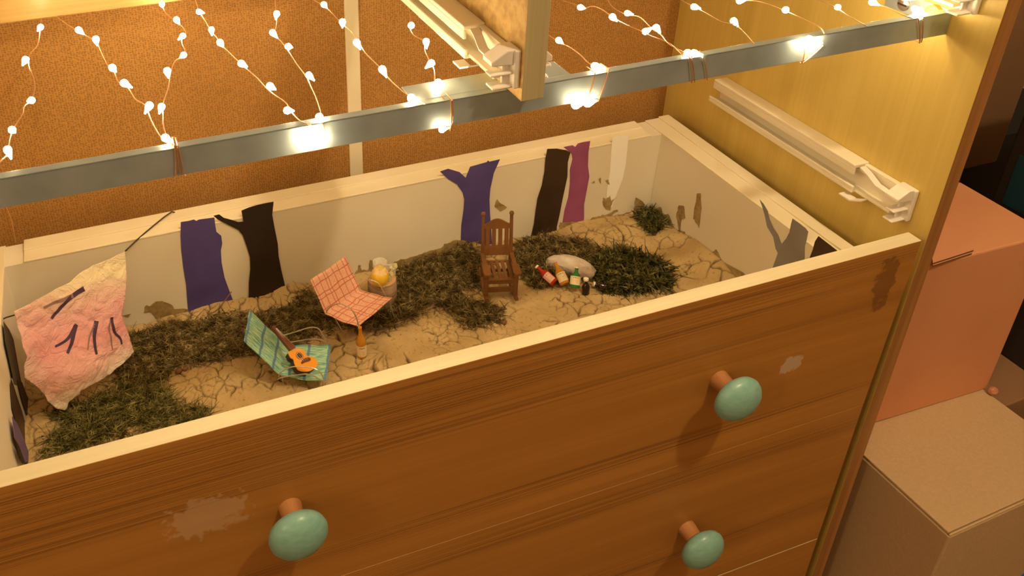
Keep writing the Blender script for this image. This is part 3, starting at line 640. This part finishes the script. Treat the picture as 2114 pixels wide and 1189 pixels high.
# ---------------------------------------------------------------- doll furniture
def rocking_chair():
    o = V(-.3425, .2515, 0); o[2] = float(soilz(o[0], o[1])) + .0006; ya = math.radians(-17)
    u = V(math.cos(ya), math.sin(ya), 0); f = V(math.sin(ya), -math.cos(ya), 0); up = V(0, 0, 1)   # f = towards the sitter's front
    r = empty('rocking_chair', o, label='small brown wooden rocking chair with slatted seat and back', cat='chair')
    L = lambda p: o + u * p[0] + f * p[1] + up * p[2]
    bx = lambda mb, *a: mb.box(*a, M=L)
    hw = .0185; T = .0054
    for s in (-1, 1):
        mb = MB(); pts = [(s * hw, t, .0022 + .0085 * ((t + .018) / .034) ** 2) for t in np.linspace(-.050, .012, 12)]
        for a, b in zip(pts[:-1], pts[1:]):
            q = [(a[0] - .002, a[1], a[2] - .002), (a[0] + .002, a[1], a[2] - .002), (b[0] + .002, b[1], b[2] - .002), (b[0] - .002, b[1], b[2] - .002)]
            mb.add([L(p) for p in q] + [L((p[0], p[1], p[2] + .0042)) for p in q], [(0, 1, 2, 3), (7, 6, 5, 4), (0, 4, 5, 1), (1, 5, 6, 2), (2, 6, 7, 3), (3, 7, 4, 0)])
        mb.build('rocker', CHAIRW, r)
        bx(MB(), s * hw - T / 2, s * hw + T / 2, -.003, .001, .0065, .0410).build('leg', CHAIRW, r, bevel=.0005)
        # back post, leaning
        mb = MB(); bt, tp = (s * .0172, -.0385, .004), (s * .0178, -.0490, .0935)
        mb.tube([L(bt), L((s * .0178, -.040, .045)), L(tp)], [.0026, .0025, .0022], 8)
        p = mb.build('back_post', CHAIRW, r, smooth=True)
        MB().lathe([(.0016, -.001), (.0029, .001), (.0031, .0026), (.0022, .0046), (.0002, .0054)], L(tp), L(tp) - L(bt), 12).build('finial', CHAIRW, p, smooth=True)
        # arm with a wider front paddle
        w = [(.0024, -.041), (.0026, -.016), (.0040, -.012), (.0044, .003), (.0030, .0060)]
        poly = [(s * hw - a, y) for a, y in w] + [(s * hw + a + (.001 if y > -.013 else 0), y) for a, y in reversed(w)]
        MB().prism([L((a, y, .0410)) for a, y in poly], up, .0026).build('armrest', CHAIRW, r, bevel=.0005)
    bx(MB(), -hw, hw, -.002, .0005, .0245, .0305).build('front_rail', CHAIRW, r, bevel=.0004)
    bx(MB(), -hw, hw, -.002, .0000, .0115, .0185).build('stretcher', CHAIRW, r, bevel=.0003)
    bx(MB(), -hw, hw, -.0405, -.038, .0130, .0165).build('stretcher', CHAIRW, r, bevel=.0003)
    for s in (-1, 1): bx(MB(), s * hw - .0016, s * hw + .0016, -.039, -.001, .0240, .0300).build('side_rail', CHAIRW, r, bevel=.0003)
    for i in range(5): x = -.0136 + i * .0068; bx(MB(), x - .0021, x + .0021, -.037, -.001, .0300, .0318).build('seat_slat', CHAIRW, r, bevel=.0003)
    bx(MB(), -hw, hw, -.0025, .0015, .0298, .0322).build('seat_front', CHAIRW, r, bevel=.0004); bx(MB(), -hw, hw, -.0385, -.0355, .0298, .0320).build('seat_back_edge', CHAIRW, r, bevel=.0004)
    by = lambda z: -.040 - .0090 * (z - .045) / .0485
    def bpoly(pts, name): MB().prism([L((a, by(z) - .001, z)) for a, z in pts], f, .0026).build(name, CHAIRW, r, bevel=.0004)
    top = [(-.0172, .0760), (.0172, .0760), (.0172, .0815)] + [(a, .0815 + .0072 * (.5 + .5 * math.cos(a / .0172 * math.pi)) ** .8) for a in np.linspace(.0160, -.0160, 15)] + [(-.0172, .0815)]
    bpoly(top, 'crest_rail'); bpoly([(-.0172, .0400), (.0172, .0400), (.0172, .0530), (-.0172, .0530)], 'lower_back_rail')
    for i in range(4): x = -.0120 + i * .0080; bpoly([(x - .0025, .0525), (x + .0025, .0525), (x + .0025, .0765), (x - .0025, .0765)], 'back_slat')
rocking_chair()

def beach_chair(label, m, zseat, seat_px, top_px, arms, legs, notch=None):
    hN, hF, fF, fN = [at(a, b, z=zseat) for a, b in seat_px]        # hinge near, hinge far, front far, front near
    cen = (hN + hF + fF + fN) / 4
    r = empty('beach_chair', (cen[0], cen[1], float(soilz(cen[0], cen[1]))), label=label, cat='chair')
    hd = unit(hF - hN); T = []
    for (a, b), hh in zip(top_px, (hN, hF)):
        d = ray(a, b); s = np.dot(hh - CP, hd) / np.dot(d, hd); T.append(CP + d * s)
    tN, tF = T
    # grid: v 0..~.5 seat front -> hinge, then hinge -> top
    n, k = 12, 13; rows = []; mb = MB(); uv = []
    for i in range(2 * n + 1):
        if i <= n: t = i / n; a, b = fN + (hN - fN) * t, fF + (hF - fF) * t; sg = -.0016 * math.sin(math.pi * t)
        else: t = (i - n) / n; a, b = hN + (tN - hN) * t, hF + (tF - hF) * t; sg = 0
        for j in range(k):
            s = j / (k - 1); p = a + (b - a) * s + V(0, 0, sg + .0006 * math.sin(s * 9 + i * .8)); mb.v.append(tuple(p)); uv.append((s, i / (2 * n)))
    for i in range(2 * n):
        for j in range(k - 1): mb.f.append([i * k + j, i * k + j + 1, (i + 1) * k + j + 1, (i + 1) * k + j]); mb.m.append(0)
    o = mb.build('sling', m, r, uvs=uv, smooth=False); o.data.polygons.foreach_set('use_smooth', [True] * len(o.data.polygons))
    md = o.modifiers.new('s', 'SOLIDIFY'); md.thickness = .0011; md.offset = 0
    up = V(0, 0, 1)
    for pts, side in arms:
        a, b = (hN, fN) if side == 'n' else (hF, fF); nn = unit(np.cross(b - a, up)); off = nn * (.0012 if np.dot(nn, (hN - hF)) * (1 if side == 'n' else -1) > 0 else -.0012)
        MB().tube(smooth_path([onplane(x, y, a + off, nn) for x, y in pts], 5), .00072, 6).build('arm_wire', WIRE, r, smooth=True)
    for (p, q) in legs:
        MB().tube([p, q], .0007, 6).build('leg', WIRE, r, smooth=True)
    return r, (hN, hF, fF, fN, tN, tF)
def gfoot(p, dx=0., dy=0.): x, y = p[0] + dx, p[1] + dy; return V(x, y, float(soilz(x, y)) - .0004)
_s = [at(a, b, z=-.140) for a, b in ((672, 648), (745, 598), (810, 615), (740, 674))]
sal, SQ = beach_chair('salmon plaid beach chair with wire arms beside the wood slice stool', SALMON, -.140, [(672, 648), (745, 598), (810, 615), (740, 674)], [(641, 578), (713, 530)],
    [([(674, 646), (676, 640), (686, 631), (703, 627), (722, 636), (734, 652), (740, 672)], 'n'), ([(746, 600), (744, 592), (752, 581), (766, 578), (782, 586), (791, 600), (797, 613)], 'f')],
    [(_s[2] + V(-.004, .002, -.001), g3(816, 663)), (_s[3] + V(.001, .003, -.001), gfoot(_s[3], .003, .004)), (_s[0] + V(.008, -.001, -.001), gfoot(_s[0], .022, -.004)), (_s[1] + V(-.002, -.004, -.001), gfoot(_s[1], -.010, -.008))])
zg = -.1585
_g = [at(a, b, z=zg) for a, b in ((577, 774), (590, 711), (684, 711), (674, 788))]
grn, GQ = beach_chair('green and blue plaid beach chair holding the tiny guitar', GREENC, zg, [(577, 774), (590, 711), (684, 711), (674, 788)], [(504, 704), (515, 641)],
    [([(575, 778), (580, 769), (600, 758), (625, 757), (650, 761), (663, 771), (670, 786)], 'n'), ([(573, 783), (582, 779), (605, 775), (630, 772), (648, 776), (660, 783), (673, 789)], 'n'),
     ([(586, 692), (610, 685), (635, 677), (650, 676), (660, 681), (672, 700)], 'f'), ([(598, 707), (620, 703), (645, 700), (662, 702), (676, 709)], 'f')],
    [(_g[i] + V(dx, dy, -.0006), gfoot(_g[i], dx * 1.5, dy * 1.5)) for i, dx, dy in ((0, .003, .003), (1, .003, -.003), (2, -.004, -.002), (3, -.003, .003))])

# guitar lying on the green chair
def guitar():
    ZG = (480, 620, 6.605); P0 = at(632, 752, z=zg + .0105); n = unit((.42, -.30, .86))
    G = lambda pts: [onplane(a, b, P0, n) for a, b in px(ZG, pts)]
    bodyp = smooth_path(G([(760, 720), (775, 695), (830, 665), (900, 655), (960, 670), (985, 700), (1000, 740), (1040, 765), (1100, 780), (1150, 825), (1155, 880), (1120, 925), (1050, 965), (970, 970), (900, 950), (865, 905), (840, 850), (830, 805), (790, 780), (760, 720)]), 3)[:-1]
    r = empty('guitar', P0 - n * .008, label='tiny orange acoustic guitar lying on the green chair', cat='guitar')
    MB().prism([p - n * .0075 for p in bodyp], n, .0068).build('body', GT_BLK, r); MB().prism([p - n * .0008 for p in bodyp], n, .0012).build('soundboard', GT_TOP, r)
    c = G([(912, 757)])[0]; MB().lathe([(.0047, 0), (.0047, .0003), (.0001, .00032)], c + n * .0004, n, 24).build('rosette', GT_DK, r); MB().lathe([(.0041, 0), (.0041, .0004), (.0001, .00042)], c + n * .0004, n, 24).build('rosette_ring', GT_TOP, r); MB().lathe([(.0033, 0), (.0033, .0005), (.0001, .00052)], c + n * .0004, n, 24).build('sound_hole', GT_BLK, r)
    MB().prism(G([(930, 858), (940, 830), (965, 803), (1000, 788), (1040, 787), (1060, 800), (1060, 822), (1030, 838), (985, 850), (945, 872)]), n, .0012).build('bridge', GT_DK, r)
    MB().prism([p - n * .0022 for p in G([(785, 692), (850, 655), (590, 392), (560, 410)])], n, .0046).build('neck', GT_DK, r, bevel=.0004)
    MB().prism([p - n * .0016 for p in G([(560, 412), (596, 394), (578, 358), (540, 352), (528, 375)])], n, .0036).build('headstock', GT_DK, r, bevel=.0004)
    for k in range(4):
        a = .22 + k * .19; q0 = G([(570 + a * 10, 402), (590 + a * 6, 392)]); e = G([(940 + k * 26, 845 - k * 10)])[0]; s = q0[0] + (q0[1] - q0[0]) * a
        MB().tube([s + n * .0026, e + n * .0016], .00012, 4).build('guitar_string', WIRE, r)
guitar()

# wood slice stool, jug and glasses
ST = at(789, 573, z=-.1440); sr = .0186; sb = float(soilz(ST[0], ST[1]))
stool = empty('wood_slice_stool', (ST[0], ST[1], sb), label='round bark-edged wood slice used as a table beside the salmon chair', cat='table')
def wobble_lathe(prof, o, n=32, amp=.04, seed=3):
    r = np.random.default_rng(seed); w = 1 + amp * np.interp(np.arange(n), np.arange(0, n + 1, 4), np.append(r.normal(0, 1, n // 4), 0)) ; mb = MB().lathe(prof, o, (0, 0, 1), n)
    vs = np.array(mb.v); o = np.asarray(o)
    for i in range(len(prof)):
        s = slice(i * n, (i + 1) * n); vs[s, :2] = o[:2] + (vs[s, :2] - o[:2]) * w[:, None]
    mb.v = [tuple(p) for p in vs]; return mb
wobble_lathe([(sr * .92, 0), (sr, .003), (sr * 1.02, .012), (sr, ST[2] - sb - .0016), (sr * .965, ST[2] - sb - .0006)], (ST[0], ST[1], sb)).build('bark', BARK, stool, smooth=True)
wobble_lathe([(sr * .955, -.002), (sr * .955, -.0002), (sr * .90, 0)], ST).build('slice_top', STUMP, stool, smooth=True)
def on_stool(a, b): p = at(a, b, z=ST[2]); p[2] = ST[2] + .0002; return p
jp = on_stool(785, 585); jug = empty('juice_jug', jp, label='round glass jug of orange juice on the wood slice', cat='jug')
MB().lathe([(.0098, .0186), (.0070, .0226), (.0063, .0250), (.0080, .0310), (.0088, .0328), (.0080, .0325), (.0055, .0250)], jp, (0, 0, 1), 32, cap=False).build('glass_body', G_CLEAR, jug, smooth=True)
MB().lathe([(.0058, 0), (.0085, .0010), (.0106, .006), (.0112, .0125), (.0099, .0183), (.0070, .0222), (.0001, .0224)], jp, (0, 0, 1), 32).build('juice', JUICE, jug, smooth=True)
hp = jp + V(.0095, .001, 0); MB().tube(smooth_path([jp + V(.0070, 0, .026), jp + V(.0135, 0, .0245), jp + V(.0155, 0, .017), jp + V(.0105, 0, .0115)], 5), .0009, 6).build('handle', G_CLEAR, jug, smooth=True)
def tumbler(p, h, r, fill, label, lemon=None):
    t = empty('drinking_glass', p, label=label, cat='glass', group='glasses on the wood slice')
    MB().lathe([(r * .8, 0), (r, h), (r * .9, h), (r * .7, .0012)], p, (0, 0, 1), 20, cap=False).lathe([(r * .8, 0), (r * .8, .0008)], p, (0, 0, 1), 20).build('glass_body', G_CLEAR, t, smooth=True)
    if fill: MB().lathe([(r * .68, .0013), (r * .86, h * .8), (.0001, h * .8)], p, (0, 0, 1), 20).build('drink', fill, t, smooth=True)
    if lemon: MB().lathe([(r * .75, 0), (r * .75, .0010)], p + V(r * .7, 0, h * .95), (.6, -.6, .4), 16).build('lemon_slice', lemon, t)
tumbler(on_stool(790, 590), .0125, .0050, JUICE, 'small glass filled with orange juice in front of the jug')
tumbler(on_stool(803, 579), .0095, .0045, JUICE2, 'small clear glass with lemonade near the edge of the wood slice', JUICE2)
tumbler(on_stool(811, 567), .0135, .0047, JUICE2, 'taller clear glass with a lemon slice behind the others on the wood slice', JUICE2)

# bottles
def bottle(base, axis, L, R, m, cap, label, lab=(.12, .5), labm=LABELM, full=True, capr=.36, capl=.06):
    axis = unit(axis); b = empty('bottle', base, label=label, cat='bottle', group='bottles on the clay')
    pr = [(R * .9, 0), (R, L * .03), (R, L * .52), (R * .93, L * .58), (R * .55, L * .72), (R * .36, L * .80), (R * .34, L * .97), (R * .40, L * .975), (R * .40, L)]
    MB().lathe(pr, base, axis, 24).build('glass_body', m, b, smooth=True)
    if cap: MB().lathe([(R * capr, L * .985), (R * (capr + .12), L * .99), (R * (capr + .12), L * (1 + capl)), (R * capr, L * (1.01 + capl)), (.0001, L * (1.012 + capl))], base, axis, 20).build('cap', cap, b, smooth=True)
    if lab:
        a, c = lab; v = unit(CP - np.asarray(base)); v = unit(v - axis * np.dot(v, axis)); w = np.cross(axis, v); mb = MB(); n = 14; half = 1.9 if full else .9
        for h in (L * a, L * c):
            for k in range(n + 1): th = -half + 2 * half * k / n; mb.v.append(tuple(base + axis * h + (R + .0003) * (math.cos(th) * v + math.sin(th) * w)))
        mb.f = [[k, k + 1, n + 2 + k, n + 1 + k] for k in range(n)]; mb.m = [0] * n
        lo_ = mb.build('label', labm, b)
        for (h0, h1, t0, t1) in ((.80, .86, -.5, .6), (.45, .49, .15, .45), (.25, .28, .2, .45)):
            mb = MB(); hh = [L * (a + (c - a) * q) for q in (h0, h1)]
            for h in hh:
                for th in (t0, (t0 + t1) / 2, t1): mb.v.append(tuple(base + axis * h + (R + .0005) * (math.cos(th) * v + math.sin(th) * w)))
            mb.f = [[0, 1, 4, 3], [1, 2, 5, 4]]; mb.m = [0, 0]; mb.build('print', PRINT if h0 > .7 else MUD, lo_)
    return b
def seg(p, q): return np.asarray(q) - np.asarray(p)
bb = g3(748, 735); bt = at(743, 676, y=bb[1] - .002)
bottle(bb + V(0, 0, .0004), seg(bb, bt), np.linalg.norm(seg(bb, bt)), .0056, G_AMBER, None, 'amber beer bottle standing in front of the salmon chair', (.08, .44))
def lying(bpx, tpx, dz0, dz1, R, Lk, *a, **k):
    p = g3(*bpx); p = p + V(0, 0, R + dz0); q = at(*tpx, z=p[2] + dz1); return bottle(p, seg(p, q), np.linalg.norm(seg(p, q)) * Lk, R, *a, **k)
lying((1145, 592), (1107, 550), .0, .010, .0060, .94, G_RED, CAPW, 'red bottle lying left of the pale stone', lab=(.10, .52), labm=LABELR, full=False)
lying((1166, 595), (1146, 542), .0005, .016, .0060, 1.0, G_AMBER, None, 'amber bottle with cream label leaning on the pale stone', lab=(.10, .50))
lying((1185, 602), (1191, 552), .0005, .020, .0062, .97, G_GREEN, CAPW, 'green bottle with cream label leaning on the pale stone', lab=(.14, .58))
kb = g3(1209, 606); bottle(kb + V(0, 0, .0003), (-.02, .1, 1), .0200, .0048, G_DARK, CAPW, 'short dark bottle with white cap standing by the stone', lab=None, capr=.55, capl=.12)
lying((1248, 600), (1226, 586), .0, .004, .0055, .95, G_DARK, CAPW, 'dark bottle lying under the moss bush with its white cap out', lab=None, capr=.45, capl=.12)

# pale stone behind the bottles
def lump(name, c, ax, size, seed, m, label, cat):
    bm = bmesh.new(); bmesh.ops.create_icosphere(bm, subdivisions=3, radius=1); r = np.random.default_rng(seed); ax = unit(ax); sd = unit(np.cross((0, 0, 1), ax)); up = V(0, 0, 1)
    pl = [unit(r.normal(0, 1, 3)) for _ in range(9)]; vs = []
    for v in bm.verts:
        d = np.array(v.co); k = min([1.] + [(.80 + .08 * (i % 3)) / max(d @ p, 1e-3) for i, p in enumerate(pl)]); d = d * k * (1 + .03 * r.normal())
        vs.append(np.asarray(c) + ax * d[0] * size[0] + sd * d[1] * size[1] + up * d[2] * size[2])
    mb = MB().add(vs, [[v.index for v in f.verts] for f in bm.faces]); bm.free()
    o = mb.build(name, m, loc=(c[0], c[1], c[2] - size[2] * .8)); return tag(o, label, cat)
sA, sB = g3(1122, 548), g3(1218, 572); sc_ = (sA + sB) / 2 + V(.004, -.002, .006)
lump('stone', sc_, sB - sA, (np.linalg.norm(sB - sA) / 2 + .003, .0155, .0165), 5, STONE, 'pale translucent stone behind the leaning bottles', 'stone')
for (a, b, s, t) in ((370, 768, .0045, 'left of two brown pebbles at the moss edge before the green chair'), (383, 764, .0034, 'right of two brown pebbles at the moss edge before the green chair'), (1041, 668, .0035, 'brown pebble on the clay in front of the rocking chair')):
    p = g3(a, b); lump('pebble', p + V(0, 0, s * .5), (1, .4, 0), (s, s * .8, s * .7), int(a), PEBBLE, t, 'pebble')
tw = MB().tube(smooth_path([g3(428, 650) + V(0, 0, .001), at(450, 638, y=.349), at(478, 602, y=.356)], 4), .0007, 5).build('twig', TWIG, loc=g3(428, 650)); tag(tw, 'thin brown twig leaning on the indigo trunk beside the pink cloth', 'twig')

# ---------------------------------------------------------------- fairy lights
def wz(a, b):
    y = .2
    for _ in range(4): p = at(a, b, z=.2312 - .05 * max(min(y, .45), .03)); y = p[1]
    return p
lights = empty('fairy_lights', (-.47, YB, ZT), label='string of warm fairy lights on copper wire wound round the steel rail', cat='fairy lights')
bm_ = MB().lathe([(.0007, -.0072), (.0012, -.0050), (.0026, -.0014), (.0035, .0014), (.0031, .0036), (.0016, .0049), (.0001, .0053)], (0, 0, 0), (0, 0, 1), 14)
_b = bm_.build('bulb', BULB, smooth=True); BME = _b.data; bpy.data.objects.remove(_b)
def bulb(p, d=None, k=1.0):
    o = bpy.data.objects.new('bulb', BME); COL.objects.link(o); o.parent = lights
    d = Vector(unit(d if d is not None else RNG.normal(0, 1, 3))); o.rotation_mode = 'QUATERNION'; o.rotation_quaternion = Vector((0, 0, 1)).rotation_difference(d)
    o.location = tuple(np.asarray(p) - ORG[lights.name]); o.scale = (k, k, k)
def wire(pts, r=.00045):
    P = smooth_path(pts, 4); rr = [r * (1 + .25 * (i % 2)) for i in range(len(P))]
    MB().tube(P, rr, 5).build('wire', COPPER, lights)
def strand(wpx, bulbs, pre=None, post=None):
    wp = [wz(a, b) for a, b in wpx]; pts = ([] if pre is None else pre) + wp + ([] if post is None else post); wire(pts)
    for a, b in bulbs:
        p = wz(a, b) + V(0, 0, .0012); j = int(np.argmin([np.linalg.norm(np.array(q) - (a, b)) for q in wpx])); j0, j1 = max(j - 1, 0), min(j + 1, len(wp) - 1)
        t = unit(wp[j0] - wp[j1]); bulb(p, t + RNG.normal(0, .35, 3) + V(0, 0, .2), .80 + RNG.random() * .15)
def rail_pt(x): return V(x, .4165, .2085)
YF = YB - .0012
def fb(a, b, y=YF): return at(a, b, y=y)
S1 = [(83, 60), (78, 92), (62, 112), (60, 135), (72, 172), (65, 205), (50, 220), (47, 235), (28, 265), (18, 300), (20, 316), (8, 326), (-12, 345)]
strand(S1, [(83, 60), (52, 128), (64, 210), (27, 272), (18, 316)], [rail_pt(at(86, 44, y=.4165)[0])])
S2 = [(138, 50), (165, 66), (180, 75), (199, 88), (220, 130), (235, 148), (245, 170), (265, 182), (280, 205), (300, 218), (312, 248), (330, 280), (345, 292), (360, 299)]
strand(S2, [(165, 66), (199, 86), (234, 144), (260, 176), (307, 224), (345, 290)], [rail_pt(at(118, 40, y=.4165)[0])])
S3 = [(335, 12), (345, 30), (366, 45), (380, 60), (383, 70), (376, 80), (376, 92), (382, 105), (378, 118), (362, 125), (352, 150), (348, 180), (337, 215), (337, 240), (338, 262), (345, 280), (362, 299)]
strand(S3, [(335, 12), (366, 45), (376, 78), (378, 117), (346, 152), (333, 226)], [wz(322, -30)])
S4 = [(405, 5), (413, 27), (425, 45), (437, 66), (448, 78), (456, 92), (470, 105), (501, 135), (530, 160), (548, 180), (565, 195), (590, 212), (603, 232), (620, 250), (640, 258)]
strand(S4, [(413, 27), (437, 66), (456, 92), (501, 135), (560, 182), (596, 231)], [wz(390, -40)], [fb(650, 272), fb(656, 284)])
S5 = [(568, 0), (571, 33), (570, 55), (565, 72), (580, 85), (598, 110), (615, 135), (632, 158), (640, 175), (652, 200), (662, 230), (665, 250)]
strand(S5, [(571, 33), (565, 72), (597, 99), (640, 160), (660, 245)], [wz(566, -40)], [fb(670, 268), fb(672, 282)])
S6 = [(640, -5), (670, 13), (690, 32), (707, 50), (725, 65), (740, 85), (755, 110), (780, 135), (795, 152), (810, 170), (840, 195), (858, 205), (878, 216)]
strand(S6, [(670, 13), (707, 50), (738, 93), (791, 149), (850, 209)], [wz(610, -30)])
S7 = [(835, -20), (847, 28), (846, 55), (853, 72), (875, 85), (877, 105), (887, 125), (897, 145), (898, 170), (905, 190), (918, 205)]
strand(S7, [(849, 56), (880, 91), (888, 135), (902, 184), (905, 176)], [wz(825, -50)])
S8 = [(1100, 55), (1131, 72), (1155, 87), (1180, 100), (1200, 115), (1215, 130), (1235, 140), (1252, 140), (1257, 143)]
strand(S8, [(1155, 87), (1232, 140)], [wz(1000, 5)])
S9 = [(1120, -20), (1160, 0), (1190, 10), (1205, 18), (1222, 13), (1240, 18), (1265, 35), (1290, 50), (1320, 63), (1345, 75), (1378, 87), (1395, 100), (1410, 115)]
strand(S9, [(1200, 18), (1266, 39), (1335, 66), (1420, 114)], [wz(1080, -40)])
S10 = [(1245, -20), (1255, 0), (1265, 15), (1285, 27), (1300, 31), (1322, 36), (1345, 58), (1365, 72), (1380, 90), (1410, 107), (1440, 115)]
strand(S10, [(1297, 30), (1356, 62), (1436, 114)], [wz(1235, -50)])
S11 = [(1390, -10), (1415, 5), (1435, 15), (1460, 28), (1490, 45), (1515, 50), (1535, 65), (1557, 90)]
strand(S11, [(1435, 17), (1516, 48)], [wz(1340, -40)])
S12 = [(1500, -8), (1530, 0), (1560, 2), (1590, 10), (1620, 22), (1650, 35), (1690, 55), (1702, 70)]
strand(S12, [(1530, 3), (1621, 22)], [wz(1450, -40)])
S13 = [(1650, -20), (1690, 0), (1715, 10), (1730, 18), (1760, 38), (1790, 54)]
strand(S13, [(1729, 18)], [wz(1600, -50)])
S14 = [(1760, -20), (1800, 5), (1830, 15), (1860, 30), (1885, 38)]
strand(S14, [(1803, 8), (1893, 32), (1899, 24), (1888, 22)], [wz(1700, -50)])
# wraps round the rail and bulbs hanging at it
def wrap(tp, bp, tb, y=YF):
    a, b = fb(*tp), fb(*bp); back = V(0, YB + .011 - YF, 0)
    wire([a + back * 1.05 + V(0, 0, .001), a + V(0, .001, .0012), a, (a + b) / 2 + V(.0003, -.0004, 0), b + V(0, 0, -.0006), b + V(.001, .003, -.0014), fb(*tb) + V(0, .012, -.001), fb(*tb) + V(0, .012, .02)], .0005)
wrap((361, 303), (363, 360), (366, 358)); wrap((368, 304), (380, 362), (378, 358)); wrap((364, 303), (370, 352), (372, 354))
wrap((931, 212), (930, 266), (934, 262)); wrap((934, 210), (934, 255), (936, 258))
wrap((1228, 153), (1212, 208), (1230, 200)); wrap((1257, 146), (1236, 205), (1250, 196))
wrap((1428, 120), (1434, 166), (1440, 160)); wrap((1424, 122), (1428, 168), (1436, 160)); wrap((1452, 116), (1460, 162), (1456, 158))
wrap((1661, 104), (1656, 128), (1666, 124)); wrap((1697, 96), (1660, 127), (1676, 122)); wrap((1896, 42), (1899, 86), (1902, 82)); wrap((1905, 40), (1903, 84), (1904, 80))
for a, b in ((636, 291), (648, 294), (663, 290)): bulb(fb(a, b, YF - .004), (-1, -.3, -.2), .95)
for a, b in ((1662, 84), (1676, 88), (1688, 90), (1672, 80)): bulb(fb(a, b, YF - .003), (-1, -.2, .1), .9)
bulb(fb(915, 267, YF - .001), (-1, 0, -.1), .7); bulb(fb(1192, 216, YF - .001), (-1, 0, 0)); bulb(fb(1217, 212, YF - .001), (-1, 0, -.1))
wire([fb(930, 266), fb(922, 267, YF - .001)]); wire([fb(1212, 208), fb(1198, 215, YF - .001)]); wire([fb(1236, 205), fb(1224, 211, YF - .001)])
wire([at(12, 425, y=.30), at(22, 450, y=.30), at(29, 480, y=.30), at(33, 500, y=.305)], .0004)

# ---------------------------------------------------------------- boxes beside the chest
ZK = -.38
def vbox(name, c, ang, dims, m, label, cat='box', edge=None):
    """box with its near-left bottom corner at c, turned by ang"""
    r = empty(name, c, label=label, cat=cat); ca, sa = math.cos(ang), math.sin(ang)
    L = lambda p: np.asarray(c) + V(p[0] * ca - p[1] * sa, p[0] * sa + p[1] * ca, p[2])
    return r, L
kc = at(1963, 1104, z=ZK); ka = math.radians(2.0)
kr, KL = vbox('kraft_box', (kc[0], kc[1], FLZ), ka, None, None, 'large kraft cardboard box standing under the orange box')
hK = ZK - FLZ; KW, KD = .245, .39
MB().box(0, KW, 0, KD, 0, hK - .0045, M=KL).build('carton', CARD_K, kr, bevel=.002)
MB().box(.0008, KW, .0035, KD - .002, hK - .0040, hK, M=KL).build('flap', CARD_K, kr, bevel=.001)
MB().box(.001, KW, .0005, .0030, hK - .0046, hK - .0022, M=KL).build('fold_edge', CARD_K, kr, bevel=.0008)
MB().box(.0012, .006, .0012, .0045, hK - .0060, hK - .0044, M=KL).build('notch', CARD_E, kr)
k2, K2 = vbox('kraft_box', (*KL((KW + .004, .12, 0))[:2], FLZ), ka, None, None, 'lower box behind the kraft box, its brown darkened for shade, carrying the charcoal box')
MB().box(0, .40, 0, .27, 0, hK - .012, M=K2).build('carton', CARD_B, k2, bevel=.002)  # shade on this box put into a darker card colour
oc = at(1810, 873, z=ZK); oe = at(2037, 803, z=ZK); ov = oe - oc; oa = math.atan2(ov[1], ov[0])
c0 = oc - unit(ov) * .085; c0[2] = ZK + .0006
ow = np.linalg.norm(oe - c0); nn_ = V(-math.sin(oa), math.cos(oa), 0)
oh = onplane(2114, 499, oc, nn_)[2] - ZK; oback = at(1982, 375, z=ZK + oh); od = np.dot(oback - oc, nn_)
orr, OL = vbox('orange_box', c0, oa, None, None, 'orange cardboard box standing on the kraft box against the chest')
MB().box(0, ow, 0, od, 0, oh, M=OL).build('carton', CARD_O, orr, bevel=.0025)
zt = ZK + oh
def flap(pts, dz, name):
    P = [at(a, b, z=zt + dz) for a, b in pts]; MB().prism(P, (0, 0, 1), .0022, side=1).build(name, [CARD_O, CARD_E], orr)
flap([(1925, 551), (2006, 525), (1985, 500), (1945, 470), (1915, 470)], .0012, 'flap'); flap([(1925, 546), (2009, 519), (1988, 493), (1950, 466), (1915, 470)], .0040, 'flap')
pb = at(2037, 802, z=ZK + .006); lump('bead', pb + V(.004, -.006, 0), (1, 0, 0), (.0065, .0062, .0062), 9, PEG, 'small round pinkish bead on the kraft box at the orange box corner', 'bead')
cr_ = empty('void_block', (.30, .36, FLZ), label='near-black block added for the dark void behind the orange box, under the brown carton', cat='filler'); 
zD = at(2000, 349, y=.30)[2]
MB().box(.30, .85, .36, .60, FLZ, zD - .001).build('void_body', VOID_BLK, cr_)  # near-black block added where only a dark void shows
bd = empty('brown_carton', (.34, .30, zD), label='brown carton on the added black block, behind the top of the side panel', cat='box')
xr_ = at(2060, 330, y=.30)[0]
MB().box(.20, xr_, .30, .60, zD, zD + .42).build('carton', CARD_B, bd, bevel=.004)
dB0, dB1 = at(2060, 727, z=ZK - .012), at(2114, 777, z=ZK - .012)
dk = empty('charcoal_box', (dB1[0] + .02, dB1[1], ZK - .012), label='charcoal box with a blue mark standing on the lower brown box', cat='box')
MB().box(dB0[0], .62, -.02 if False else .045, .205, ZK - .0115, .06).build('carton', CARD_D, dk, bevel=.003)
MB().box(dB0[0] - .0006, dB0[0], .13, .19, -.17, -.09).build('printed_patch', BLUEP, dk)
# round blue sticker low on the kraft box front
_b0, _b1 = KL((0, 0, 0)), KL((1, 0, 0)); _n = np.cross(unit(_b1 - _b0), (0, 0, 1))
_c = onplane(2118, 1190, _b0 + _n * .0001, _n)
MB().lathe([(.0165, 0), (.0165, .0005), (.0160, .0007), (.0001, .0007)], _c, _n, 28).build('sticker', BLUE, kr)
